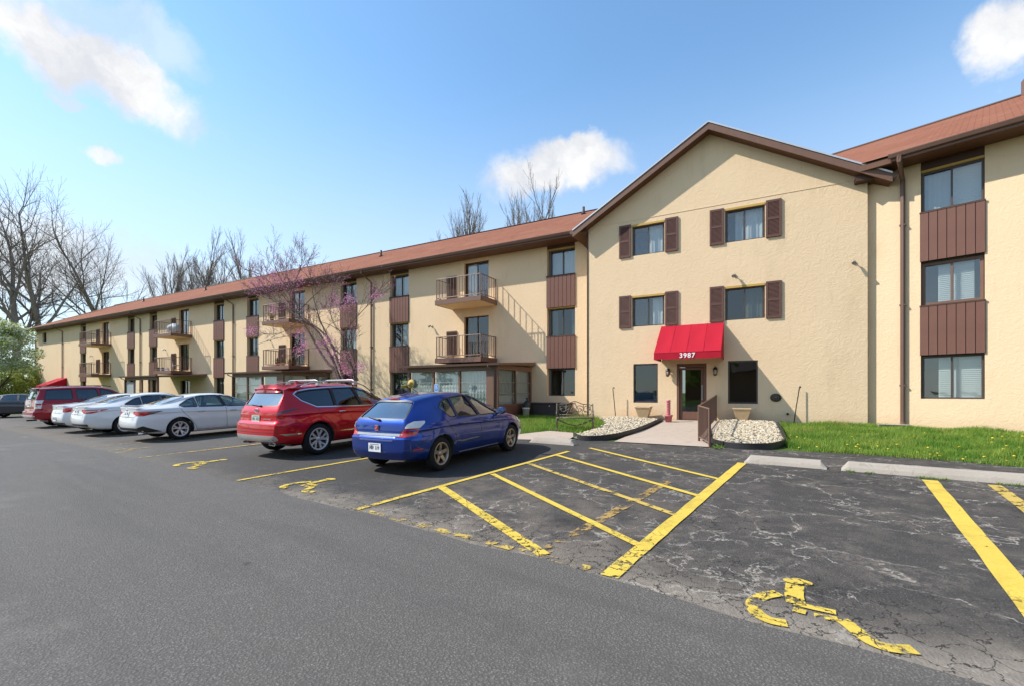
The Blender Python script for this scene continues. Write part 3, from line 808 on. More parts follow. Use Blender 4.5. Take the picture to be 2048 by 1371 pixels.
def window(u0, u1, z0, z1, n, T=ID, cur=None, dark=False, panes=2, fw=.045, label=None, seed=0, frame='window_frame'):
    mb = MB()
    mb.box(u0, u1, n-.03, n+.05, z1-fw, z1); mb.box(u0, u1, n-.03, n+.05, z0, z0+fw)
    mb.box(u0, u0+fw, n-.03, n+.05, z0+fw, z1-fw); mb.box(u1-fw, u1, n-.03, n+.05, z0+fw, z1-fw)
    w = (u1-u0-2*fw)/panes
    for k in range(1, panes): mb.box(u0+fw+w*k-.022, u0+fw+w*k+.022, n-.022, n+.045, z0+fw, z1-fw)
    fr = fin(mb, T).build('window', frame, B)
    if label: fr['label'] = label
    for k in range(panes):
        a = u0+fw+w*k+(.022 if k else 0); b = u0+fw+w*(k+1)-(.022 if k < panes-1 else 0)
        nn = n+(.012 if k % 2 else .032)
        m = MB(); m.box(a, b, nn, nn+.006, z0+fw, z1-fw)
        fin(m, T).build('pane', 'pane_dark' if dark else 'pane_glass', fr)
    r = random.Random(seed)
    if cur:
        for ca, cb, mat in cur:                          # folded curtain: fractions of the width
            m = MB(); a = lerp(u0+fw, u1-fw, ca); b = lerp(u0+fw, u1-fw, cb); nf = max(6, int((b-a)/.035)); vs = []
            for i in range(nf+1):
                x = lerp(a, b, i/nf); y = n+.16+(.018*math.sin(i*1.7+r.random()) if 'blind' not in mat else 0)
                vs += [(x, y, z0+.02), (x, y, z1-.03)]
            m.add(vs, [(2*i, 2*i+2, 2*i+3, 2*i+1) for i in range(nf)], 0, True)
            if 'blind' in mat:
                k = z0+.05
                while k < z1-.08: m.box(a, b, n+.135, n+.158, k, k+.012); k += .055
            fin(m, T).build('curtain', mat, fr, fix=False)
    m = MB(); d = n+1.1; a, b, c, e = u0-.3, u1+.3, z0-.4, z1+.1; y = n+.06
    m.poly([(a, d, c), (b, d, c), (b, d, e), (a, d, e)]); m.poly([(a, y, c), (a, d, c), (a, d, e), (a, y, e)]); m.poly([(b, y, c), (b, y, e), (b, d, e), (b, d, c)])
    m.poly([(a, y, c), (b, y, c), (b, d, c), (a, d, c)]); m.poly([(a, y, e), (a, d, e), (b, d, e), (b, y, e)])
    # wall behind the frame round the opening
    for q in ((a, u0+.01, c, e), (u1-.01, b, c, e), (u0+.01, u1-.01, c, z0+.01), (u0+.01, u1-.01, z1-.01, e)): m.poly([(q[0], y, q[2]), (q[1], y, q[2]), (q[1], y, q[3]), (q[0], y, q[3])])
    fin(m, T).build('room', 'room_wall', fr, fix=False)
    return fr
def spandrel(u0, u1, z0, z1, n, T, nb):
    mb = MB(); mb.box(u0-.015, u1+.015, n-.035, n+.12, z0, z1); mb.box(u0-.025, u1+.025, n-.06, n-.035, z1-.035, z1+.008)
    sp = fin(mb, T).build('spandrel_panel', 'brown_dark', B)
    w = (u1-u0+.03)/nb
    for k in range(nb):
        m = MB(); m.box(u0-.015+w*k+.007, u0-.015+w*(k+1)-.007, n-.052, n-.035, z0, z1-.036)
        fin(m, T).build('board', 'brown_board', sp, bevel=.003, seg=1)
def column(u0, u1, n, T, seed, nb=6, low=True):
    r = random.Random(seed)
    d = .20
    sets = [[(0, .46, 'curtain_grey'), (.50, 1, 'curtain_white')], [(.5, 1, 'curtain_grey')], [(0, .5, 'curtain_grey'), (.55, 1, 'curtain_white')], None, [(.1, .95, 'curtain_grey')], [(0, .22, 'curtain_white'), (.80, 1, 'curtain_white')], [(.3, 1, 'blind_white')]]
    window(u0+.10, u1-.015, Z['p3t']+.02, Z['w3t'], n+d, T, sets[0] if r.random() < .7 else sets[2], seed=seed)
    window(u0+.10, u1-.015, Z['p2t']+.02, Z['w2t']-.05, n+d, T, sets[r.choice([1, 3, 4, 5, 6, 0])], seed=seed+1, dark=r.random() < .5)
    if low: window(u0+.10, u1-.015, Z['w1b'], Z['w1t']-.02, n+d, T, sets[r.choice([3, 4, 5])], dark=True, seed=seed+2)
    spandrel(u0, u1, Z['w2t'], Z['p3t'], n, T, nb); spandrel(u0, u1, Z['w1t'], Z['p2t'], n, T, nb)
    for zt, z2 in ((Z['w3t'], Z['sof']),):
        m = MB(); m.box(u0, u1, n+.02, n+d+.05, zt+.06, z2); fin(m, T).build('header_board', 'brown_dark', B)
    m = MB(); m.box(u0+.02, u1-.004, n+.05, n+d+.03, Z['w3t']+.004, Z['w3t']+.06); fin(m, T).build('head_trim', 'golden_trim', B)
    m = MB(); m.box(u0+.02, u1-.004, n+.01, n+d+.03, Z['w2t']-.05, Z['w2t']-.004); fin(m, T).build('head_trim', 'golden_trim', B)
# --- wing wall
COLW = [(-8.57, -7.21), (-18.16, -16.80), (-22.12, -20.78), (-31.50, -30.18), (-35.58, -34.28), (-45.2, -43.95), (-49.1, -47.85), (-58.95, -57.68)]
DOORS = [(-13.16-13.68*k, -11.70-13.68*k) for k in range(4)]
holes = []
for a, b in COLW: holes.append((a, b, Z['w1b'], Z['sof']))
for a, b in DOORS: holes += [(a, b, 3.26, 5.34), (a, b, 6.0, 8.06)]
holes += [(-68.72, -67.60, 6.9, 8.0), (-12.9, -11.5, .6, 2.5), (-26.6, -25.2, .6, 2.5), (-40.3, -38.9, .6, 2.5)]
mb = MB(); holed(mb, -70.6, -6.05, .2, Z['sof'], NW, holes, .20)
mb.poly([(-70.6, NW, .2), (-70.6, NW, Z['sof']), (-70.6, NW+14.4, Z['sof']), (-70.6, NW+14.4, .2)])
mb.poly([(-70.6, NW, Z['sof']), (-70.6, NW+7.2, 12.1), (-70.6, NW+14.4, Z['sof'])])
mb.build('wall', 'stucco', B, fix=False)
for i, (a, b) in enumerate(COLW): column(a, b, NW, ID, 10+i, 6 if i > 1 else 7, low=True)
for i, (a, b) in enumerate(DOORS):
    for j, (z0, z1) in enumerate(((3.26, 5.34), (6.0, 8.06))):
        window(a, b, z0, z1, NW+.16, ID, [(0, .48, 'curtain_white')] if j else [(0, .5, 'curtain_grey')], seed=60+i*2+j, dark=not j, frame='brown_dark')
window(-68.72, -67.60, 6.9, 8.0, NW+.16, ID, None, dark=True, seed=80)
for a in (-12.9, -26.6, -40.3): window(a, a+1.4, .6, 2.5, NW+.16, ID, None, dark=True, seed=83, frame='brown_dark')
# --- gable block
GW = [(-4.37, -3.16), (-1.09, .14)]
holes = []
for a, b in GW: holes += [(a, b, 6.82, 8.02), (a, b, 4.08, 5.27)]
holes += [(-4.32, -3.40, 1.16, 2.65), (-1.0, -.07, 1.16, 2.66), (-2.72, -1.70, BASE-.1, 2.60)]
mb = MB(); JT = 8.21
holed(mb, -6.14, 2.94, .2, JT, NG, holes, .12)
def zg(u): return 10.80-.585*abs(u+1.6)               # soffit line of the rakes
mb.poly([(-6.14, NG, JT), (2.94, NG, JT), (2.94, NG, zg(2.94)+.02), (-1.6, NG, 10.82), (-6.14, NG, zg(-6.14)+.02)] if zg(2.94) > JT else [(-6.02, NG, JT), (2.82, NG, JT), (-1.6, NG, 10.82)])
for u in (-6.14, 2.94): mb.poly([(u, NG, .2), (u, NG, JT), (u, NG+3.2, JT), (u, NG+3.2, .2)])
mb.build('gable_wall', 'stucco', B, fix=False)
m = MB(); m.box(-6.14, 2.94, NG-.012, NG-.001, JT-.012, JT+.006); m.build('joint_bead', 'stucco', B)
m = MB(); m.box(-6.20, -6.145, NG-.02, NG+.04, BASE-.1, JT-.15); m.build('corner_bead', 'brown_dark', B)
for i, (a, b) in enumerate(GW):
    for j, (z0, z1) in enumerate(((6.82, 8.02), (4.08, 5.27))):
        cur = [[(.5, 1, 'curtain_white')], [(.62, 1, 'curtain_white')], [(.52, 1, 'curtain_white'), (.22, .45, 'curtain_grey')], [(.52, 1, 'curtain_white')]][i*2+j]
        window(a+.03, b-.03, z0, z1-.07, NG+.10, ID, cur, seed=90+i*2+j, frame='window_frame', dark=(i == 1 and j == 1))
        m = MB(); m.box(a, b, NG-.025, NG+.11, z1-.075, z1-.002); m.build('head_trim', 'golden_trim', B)
        for s_ in (-1, 1):
            c0 = (a-.50) if s_ < 0 else (b+.03); c1 = c0+.46
            m = MB(); zz0, zz1 = z0-.03, z1+.03
            m.box(c0, c1, NG-.03, NG-.002, zz0, zz1)
            for q in ((c0, c0+.065, zz0, zz1), (c1-.065, c1, zz0, zz1)): m.box(q[0], q[1], NG-.055, NG-.03, q[2], q[3])
            for q in (zz0, (zz0+zz1)/2-.04, zz1-.08): m.box(c0+.065, c1-.065, NG-.055, NG-.03, q, q+.08)
            sh = m.build('shutter', 'shutter', B, bevel=.004, seg=1)
            m = MB()
            for h0, h1 in ((zz0+.08, (zz0+zz1)/2-.04), ((zz0+zz1)/2+.04, zz1-.08)):
                k = h0+.012
                while k < h1-.03:
                    m.hexa([(c0+.065, NG-.052, k), (c1-.065, NG-.052, k), (c1-.065, NG-.032, k+.028), (c0+.065, NG-.032, k+.028), (c0+.065, NG-.050, k+.006), (c1-.065, NG-.050, k+.006), (c1-.065, NG-.030, k+.034), (c0+.065, NG-.030, k+.034)]); k += .042
            o = m.build('louvres', 'shutter', sh); o['kind'] = 'stuff'
window(-4.32, -3.40, 1.16, 2.65, NG+.06, ID, None, dark=True, panes=1, fw=.05, seed=97, label='tall dark ground floor window left of the entrance')
window(-1.0, -.07, 1.16, 2.66, NG+.06, ID, None, dark=True, panes=1, fw=.05, seed=98, label='tall dark ground floor window right of the entrance')
# entrance door
d0, d1, dt = -2.72, -1.70, 2.60
m = MB(); n0 = NG-.01
m.box(d0, d0+.09, n0, n0+.14, BASE-.05, dt); m.box(d1-.09, d1, n0, n0+.14, BASE-.05, dt); m.box(d0+.09, d1-.09, n0, n0+.14, dt-.12, dt)
dr = m.build('entrance_door', 'door_wood', B, bevel=.006)
m = MB(); a, b = d0+.10, d1-.10; n1 = NG+.05
m.box(a, a+.09, n1, n1+.045, BASE+.03, dt-.13); m.box(b-.09, b, n1, n1+.045, BASE+.03, dt-.13); m.box(a+.09, b-.09, n1, n1+.045, dt-.22, dt-.13); m.box(a+.09, b-.09, n1, n1+.045, BASE+.03, BASE+.33)
m.build('door_leaf', 'door_wood', dr, bevel=.004)
m = MB(); m.box(a+.09, b-.09, n1+.015, n1+.025, BASE+.33, dt-.22); m.build('pane', 'pane_dark', dr)
m = MB(); m.tube([(b-.05, n1-.01, 1.35), (b-.05, n1-.055, 1.38), (b-.05, n1-.055, 1.72), (b-.05, n1-.01, 1.75)], .012, 6); m.box(b-.075, b-.025, n1-.008, n1, 1.28, 1.82); m.build('door_handle', 'metal_grey', dr)
m = MB(); m.poly([(d0, NG+2.2, .3), (d1, NG+2.2, .3), (d1, NG+2.2, 2.7), (d0, NG+2.2, 2.7)]); m.poly([(d0-.3, NG+.12, BASE), (d1+.3, NG+.12, BASE), (d1+.3, NG+2.2, BASE), (d0-.3, NG+2.2, BASE)])
for u in (d0-.3, d1+.3): m.poly([(u, NG+.13, .3), (u, NG+2.2, .3), (u, NG+2.2, 2.7), (u, NG+.13, 2.7)])
m.poly([(d0-.3, NG+.13, 2.7), (d1+.3, NG+.13, 2.7), (d1+.3, NG+2.2, 2.7), (d0-.3, NG+2.2, 2.7)]); m.build('entrance_hall', 'room_wall', dr, fix=False)
# --- right wing
COLR = (-1.40, -.09)
mb = MB(); holed(mb, -2.9, 14, .2, 8.30, NRW, [(COLR[0], COLR[1], 1.37, 8.30), (3.2, 4.5, 1.37, 8.30)], .14); fin(mb, r2f).build('right_wing_wall', 'stucco', B, fix=False)
def rcol(a, b):
    window(a+.02, b-.02, 6.84, 8.0, NRW+.13, r2f, [(0, .47, 'curtain_grey'), (.51, 1, 'blind_white')], seed=120)
    window(a+.02, b-.02, 4.10, 5.33, NRW+.13, r2f, [(.24, .47, 'blind_white'), (.53, .9, 'blind_white')], seed=121, fw=.07, frame='brown_trim')
    window(a+.02, b-.02, 1.37, 2.61, NRW+.12, r2f, [(.26, .48, 'blind_white'), (.53, .62, 'curtain_grey'), (.62, 1, 'blind_white')], seed=122)
    spandrel(a, b, 5.38, 6.82, NRW, r2f, 7); spandrel(a, b, 2.64, 4.08, NRW, r2f, 7)
    m = MB(); m.box(a, b, NRW+.02, NRW+.2, 8.07, 8.30); fin(m, r2f).build('header_board', 'brown_dark', B)
    m = MB(); m.box(a+.01, b-.004, NRW+.03, NRW+.17, 8.004, 8.07); fin(m, r2f).build('head_trim', 'golden_trim', B)
rcol(*COLR); rcol(3.2, 4.5)
# --- roofs
def roof_slope(u0, u1, n0, z0, n1, z1, T, name, u0t=None, u1t=None):
    m = MB(); L = math.hypot(n1-n0, z1-z0); a2 = u0 if u0t is None else u0t; b2 = u1 if u1t is None else u1t
    pts = [(u0, n0, z0), (u1, n0, z0), (b2, n1, z1), (a2, n1, z1)]
    m.poly(pts, 0, [(u0, 0), (u1, 0), (b2, L), (a2, L)]); fin(m, T); return m
def bigroof(T, u0, u1, ne, ze, run, pitch, zt, ut=None):
    ut = u0 if ut is None else ut
    nr, zr = ne+run, ze+run*pitch
    m = MB(); L = math.hypot(run, run*pitch)
    if T is ID: m.poly([(u0, ne, ze), (u1, ne, ze), (u1, nr, zr), (u0, nr, zr)], 0, [(u0, 0), (u1, 0), (u1, L), (u0, L)])
    else:                                                # cut along the valley with the gable roof
        va, vb = -2.65, ut; nv = 22.33; zv = ze+(nv-ne)*pitch; lv = math.hypot(nv-ne, zv-ze)
        m.poly([(va, ne, ze), (u1, ne, ze), (u1, nr, zr), (vb, nr, zr), (vb, nv, zv)], 0, [(va, 0), (u1, 0), (u1, L), (vb, L), (vb, lv)])
    m.poly([(ut, nr, zr), (u1, nr, zr), (u1, nr+run, ze), (ut, nr+run, ze)], 0, [(ut, L), (u1, L), (u1, 0), (ut, 0)])
    t = .10
    if T is ID:
        m.poly([(u0, ne, ze-t), (u0, nr, zr-t), (u1, nr, zr-t), (u1, ne, ze-t)], 1); m.poly([(u0, ne, ze-t), (u0, ne, ze), (u0, nr, zr), (u0, nr, zr-t)], 1)
    m.poly([(ut, nr, zr-t), (ut, nr, zr), (ut, nr+run, ze), (ut, nr+run, ze-t)], 1); m.poly([(u0, ne, ze-t), (u1, ne, ze-t), (u1, ne, ze), (u0, ne, ze)], 1)
    m.poly([(ut, nr, zr-t), (ut, nr+run, ze-t), (u1, nr+run, ze-t), (u1, nr, zr-t)], 1)
    rf = fin(m, T).build('roof', ['shingle', 'brown_trim'], B, fix=False)
    m = MB(); m.tube([(ut, nr, zr+.015), (u1, nr, zr+.015)], .055, 6); fin(m, T).build('ridge_cap', 'brown_dark', rf)
    # soffit, fascia, gutter
    m = MB(); m.box(u0+.3 if T is ID else u0, u1, ne+.02, zt+.05, 8.20 if T is ID else 8.30, 8.23 if T is ID else 8.33); fin(m, T).build('soffit', 'brown_soffit', rf)
    m = MB(); m.box(u0, u1, ne-.01, ne+.02, ze-.21, ze-.012); fin(m, T).build('fascia', 'brown_trim', rf)
    m = MB(); pr = [(-.015, 0), (-.015, -.11), (-.05, -.125), (-.09, -.11), (-.125, -.02), (-.125, .0), (-.112, .0), (-.105, -.02), (-.08, -.095), (-.03, -.105), (-.028, 0)]
    m.prism(pr, lambda a, b, t_: (t_, ne+a, ze+b-.015), u0-.05, u1); fin(m, T).build('gutter', 'gutter', rf, fix=True)
    m = MB(); m.box(u0, u1, ne-.03, ne+.06, ze+.004, ze+.016); fin(m, T).build('drip_edge', 'drip_metal', rf)
    return rf
rfW = bigroof(ID, -71.3, -4.2, 18.31, 8.43, 8.0, .5, NW)
rfR = bigroof(r2f, -2.0, 14, 17.25, 8.50, 8.0, .5, NRW, -8.84)
m = MB(); m.box(-2.75, -1.96, 17.30, NRW+.02, 8.28, 8.46); fin(m, r2f).build('soffit_end', 'brown_soffit', rfR)
for u, t in ((-9.0, .86), (-23.0, .62), (-44.5, .60), (-33.5, .8), (-58, .7)):   # plumbing vents
    n = 18.31+8*t; z = 8.43+4*t; m = MB(); m.tube([(u, n, z-.1), (u, n, z+.42)], .07, 8); m.lathe([(.16, -.02), (.08, .10)], (u, n, z+.02), seg=8); m.build('vent_pipe', 'brown_dark', rfW)
m = MB(); a = r2f(1.05, 25.0, 12.2); m.box(a[0]-.2, a[0]+.2, a[1]-.2, a[1]+.2, 12.1, 12.95); m.build('vent_stack', 'brown_trim', rfR)
# gable roof: two slopes, rake boards, soffits
nf, nb_ = NG-.41, 25.0; T_ = .24
gm = MB()
for s_ in (-1, 1):
    ue = -1.6+s_*5.06; ze = 10.80-.585*5.06+T_; L = math.hypot(5.06, .585*5.06); zr = 10.80+T_
    gm.poly([(ue, nf-.02, ze), (-1.6, nf-.02, zr), (-1.6, nb_, zr), (ue, nb_, ze)], 0, [(0, 0), (0, L), (8, L), (8, 0)])
    gm.poly([(ue, nf, ze-T_), (ue, nb_, ze-T_), (-1.6, nb_, zr-T_), (-1.6, nf, zr-T_)], 1)
    gm.poly([(ue, nf, ze-T_), (ue, nf, ze), (ue, nb_, ze), (ue, nb_, ze-T_)], 1)
rfG = gm.build('gable_roof', ['shingle', 'brown_soffit'], B, fix=False)
for s_ in (-1, 1):
    ue = -1.6+s_*5.06; ze = 10.80-.585*5.06
    m = MB(); m.hexa([(ue, nf-.035, ze-.03), (-1.6, nf-.035, 10.77), (-1.6, nf, 10.77), (ue, nf, ze-.03), (ue, nf-.035, ze+.20), (-1.6, nf-.035, 11.0), (-1.6, nf, 11.0), (ue, nf, ze+.20)])
    m.build('rake_board', 'brown_trim', rfG)
    m = MB(); m.hexa([(ue, nf-.06, ze+.21), (-1.6, nf-.06, 11.01), (-1.6, nf+.06, 11.02), (ue, nf+.06, ze+.22), (ue, nf-.06, ze+.265), (-1.6, nf-.06, 11.065), (-1.6, nf+.06, 11.075), (ue, nf+.06, ze+.275)])
    m.build('drip_edge', 'drip_metal', rfG)
    m = MB(); pr = [(0, 0), (0, -.12), (.06, -.14), (.12, -.10), (.14, 0)]
    m.prism(pr, lambda a, b, t_, ue=ue, ze=ze, s_=s_: (ue+s_*a, t_, ze+.22+b), nf-.02, nf+2.2); m.build('gutter', 'gutter', rfG)
m = MB(); m.box(2.6, 3.35, NG-.30, NG+.5, 8.06, 8.22); m.build('eave_return', 'brown_dark', rfG)
m = MB(); m.box(-6.6, -6.15, NG-.28, NW+.1, 8.0, 8.18); m.build('eave_return', 'brown_dark', rfG)
# --- downspouts
def downspout(u, n, T, ne, ze, zlow, w=.045, shoe=True):
    m = MB()
    m.tube([(u, ne-.06, ze-.10), (u, ne-.06, ze-.26), (u, n-.07, ze-.62), (u, n-.07, zlow+.12), (u, n-.22, zlow+.03)], w, 6, 0, smooth=False)
    for k in (1.2, 3.6, 6.0): m.box(u-.075, u+.075, n-.12, n-.0, zlow+k, zlow+k+.04)
    fin(m, T).build('downspout', 'gutter', B)
for u in (-19.53, -33.05, -46.69, -63.2): downspout(u, NW, ID, 18.31, 8.43, BASE)
downspout(-1.80, NRW, r2f, 17.25, 8.50, BASE+.02, .062)
downspout(-70.4, NW, ID, 18.31, 8.43, BASE)
# --- balconies
BAL = [(-13.88-13.68*k, -11.24-13.68*k) for k in range(4)]
RAILS = {}
def balcony(u0, u1, zt, d=1.42):
    n0 = NW-d; m = MB(); zb = zt-.23
    m.box(u0+.02, u1-.02, n0+.02, NW+.02, zb+.012, zt-.012)
    sl = m.build('balcony', 'stucco', B)
    m = MB(); m.box(u0, u1, n0-.02, n0+.02, zb, zt); m.box(u0-.02, u0+.02, n0+.02, NW-.003, zb, zt); m.box(u1-.02, u1+.02, n0+.02, NW-.003, zb, zt); m.build('fascia_board', 'brown_trim', sl, bevel=.004, seg=1)
    m = MB(); h = 1.02; a, b, c = u0+.06, u1-.06, n0+.05
    for z in (zt+.10, zt+h): m.tube([(a, NW-.01, z), (a, c, z), (b, c, z), (b, NW-.01, z)], .022, 4, smooth=False)
    for x, y in ((a, c), (b, c), (a, NW-.05), (b, NW-.05)): m.box(x-.02, x+.02, y-.02, y+.02, zt-.01, zt+h+.015)
    m.build('railing', 'brown_trim', sl)
    if 'b' not in RAILS:
        q = MB(); q.box(-.010, .010, -.010, .010, 0, h-.10); RAILS['b'] = q.build('baluster', 'brown_trim', sl, org=False)
        RAILS['used'] = False
    pts = [(a+(b-a)*i/15, c) for i in range(1, 15)]+[(x, c+(NW-.05-c)*i/8) for x in (a, b) for i in range(1, 8)]
    for x, y in pts:
        if not RAILS['used']: o = RAILS['b']; RAILS['used'] = True
        else: o = RAILS['b'].copy(); C.objects.link(o)
        o.parent = sl; o.location = Vector((x, y, zt+.10))-ABS[sl.name]
    return sl
for k, (a, b) in enumerate(BAL):
    for zt in (3.20, 5.99): balcony(a, b, zt)
    for z0 in (3.42, 6.22):                             # louvred air-conditioner grille beside the door
        m = MB(); ua = a-.10+.06; m.box(ua-.30, ua+.32, NW-.06, NW-.003, z0, z0+1.25)
        gr = m.build('wall_grille', 'brown_trim', B)
        m = MB()
        for i in range(9): m.box(ua-.28+i*.067, ua-.28+i*.067+.03, NW-.085, NW-.06, z0+.05, z0+1.20)
        o = m.build('grille_bars', 'brown_dark', gr); o['kind'] = 'stuff'
# --- ground floor patio rooms under the balconies
def patio(k, glazed):
    s_ = -13.68*k; u0, u1 = -14.5+s_, -9.15+s_; nf_ = NW-3.27
    m = MB(); m.hexa([(u0, nf_, 2.66), (u1, nf_, 2.66), (u1, NW-.002, 2.80), (u0, NW-.002, 2.80), (u0, nf_, 2.74), (u1, nf_, 2.74), (u1, NW-.002, 2.945), (u0, NW-.002, 2.945)])
    rf = m.build('patio_roof', 'brown_trim', B)
    m = MB(); m.prism([(0, 0), (0, -.09), (-.08, -.09), (-.10, 0)], lambda a, b, t_: (t_, nf_+a-.002, 2.745+b), u0-.03, u1+.02); m.build('gutter', 'gutter', rf)
    m = MB(); ud = u1-.55 if k == 0 else u0+.25; m.tube([(ud, nf_-.05, 2.66), (ud, nf_-.05, 2.60), (ud+.22, nf_+.10, 2.48), (ud+.22, nf_+.10, BASE)], .035, 6); m.build('downspout', 'gutter', rf)
    a, b, c = u0+.45, u1-.25, nf_+.19
    fr = MB()
    for x in (a, b): fr.box(x-.06, x+.06, c-.06, c+.06, BASE-.2, 2.66)
    fr.box(a-.05, b+.05, c-.055, c+.055, 2.45, 2.655)
    if glazed:
        for t in (1/3, 2/3): x = lerp(a, b-.45, t); fr.box(x-.045, x+.045, c-.05, c+.05, 1.0, 2.45)
        fr.box(b-.50, b-.06, c-.05, c+.05, BASE-.2, 2.45); fr.box(a, b, c-.05, c+.05, .98, 1.06)
        fr.box(b-.05, b+.05, c, NW, 2.5, 2.7); fr.box(b-.04, b+.04, c+.06, NW, .98, 1.06); fr.box(b-.045, b+.045, (c+NW)/2-.04, (c+NW)/2+.04, 1.0, 2.5); fr.box(b-.05, b+.05, NW-.12, NW-.002, BASE-.1, 2.5)
    pr = fr.build('patio_room', 'brown_trim', B)
    if glazed:
        m = MB(); m.box(a, b-.1, c-.02, c+.03, BASE-.2, .98); m.box(b-.03, b+.03, c+.06, NW-.01, BASE-.2, .98); m.build('low_wall', 'brown_board', pr)
        for i in range(3):
            x0, x1 = lerp(a, b-.45, i/3)+.05, lerp(a, b-.45, (i+1)/3)-.05
            m = MB(); m.box(x0, x1, c-.004, c+.004, 1.06, 2.45); m.build('pane', 'pane_glass', pr)
            m = MB()
            for z in (1.52, 1.98): m.box(x0, x1, c-.018, c+.018, z-.014, z+.014)
            m.build('glazing_bar', 'metal_grey', pr)
            m = MB(); nf2 = 40; vs = []
            for q in range(nf2+1): xx = lerp(x0, x1, q/nf2); vs += [(xx, c+.12+.015*math.sin(q*1.3), 1.0), (xx, c+.12+.015*math.sin(q*1.3), 2.46)]
            m.add(vs, [(2*q, 2*q+2, 2*q+3, 2*q+1) for q in range(nf2)], 0, True); m.build('curtain', 'curtain_white' if i == 1 else 'curtain_grey', pr, fix=False)
        for i in range(2):
            y0, y1 = lerp(c, NW, i/2)+.07, lerp(c, NW, (i+1)/2)-.06
            m = MB(); m.box(b-.004, b+.004, y0, y1, 1.06, 2.5); m.build('pane', 'pane_glass', pr)
            m = MB()
            for z in (1.52, 1.98): m.box(b-.018, b+.018, y0, y1, z-.014, z+.014)
            m.build('glazing_bar', 'metal_grey', pr)
            m = MB(); vs = []
            for q in range(31): yy = lerp(y0, y1, q/30); vs += [(b-.13+.012*math.sin(q*1.3), yy, 1.0), (b-.13+.012*math.sin(q*1.3), yy, 2.5)]
            m.add(vs, [(2*q, 2*q+2, 2*q+3, 2*q+1) for q in range(30)], 0, True); m.build('curtain', 'curtain_grey', pr, fix=False)
    else:
        for i, t in enumerate((.28, .52, .74)):
            x = lerp(a, b, t); m = MB(); m.box(x-.05, x+.05, c-.05, c+.05, BASE-.2, 2.45); m.build('post', 'brown_trim', pr)
        m = MB()
        for q in range(11): m.box(a+.1+q*.12, a+.1+q*.12+.10, c-.02, c+.02, BASE, 2.3)
        m.build('screen_boards', 'curtain_grey', pr)
patio(0, True); patio(1, True); patio(2, False)
# --- wall lights, bullhorn floods, plaque, hose tap (fixed to the wall)
def flood(u, n, z, T=ID):
    m = MB(); m.lathe([(.001, 0), (.05, 0), (.05, .03), (.001, .03)], (u, n-.03, z), (0, 1, 0), 10); m.tube([(u, n-.03, z), (u, n-.12, z+.01)], .018, 6)
    m.lathe([(.001, .0), (.028, .0), (.036, .05), (.058, .16), (.052, .165), (.001, .15)], (u, n-.09, z+.03), (-.25, -.75, -.45), 10)
    fin(m, T).build('flood_light', 'metal_grey', B)
flood(-.78, NG, 5.62); flood(2.60, NG, 5.62)
for k in range(4): flood(-15.2-13.68*k, NW, 5.02)
def lantern(u, z):
    m = MB(); m.box(u-.05, u+.05, NG-.02, NG-.001, z-.06, z+.14); m.tube([(u, NG-.02, z+.10), (u, NG-.12, z+.16), (u, NG-.14, z+.10)], .012, 6)
    m.lathe([(.02, .14), (.055, .11), (.085, .06), (.08, .05)], (u, NG-.14, z), seg=8, smooth=False)
    for k in range(6):
        t = k*math.pi/3; m.tube([(u+.07*math.cos(t), NG-.14+.07*math.sin(t), z+.05), (u+.055*math.cos(t), NG-.14+.055*math.sin(t), z-.13)], .007, 4)
    m.lathe([(.06, -.12), (.06, -.14), (.02, -.16), (.001, -.17)], (u, NG-.14, z), seg=8, smooth=False)
    o = m.build('wall_lantern', 'metal_black', B)
    q = MB(); q.lathe([(.001, .05), (.058, .05), (.047, -.12), (.001, -.12)], (u, NG-.14, z), seg=8); q.build('lamp_glass', 'lamp_glass', o)
lantern(-3.02, 2.30); lantern(-1.40, 2.31)
m = MB(); m.tube([(.80, NG-.001, .84), (.80, NG-.10, .84)], .025, 8); m.lathe([(.04, 0), (.04, .02), (.001, .02)], (.80, NG-.11, .84), (0, 1, 0), 8); m.build('hose_tap', 'metal_black', B)
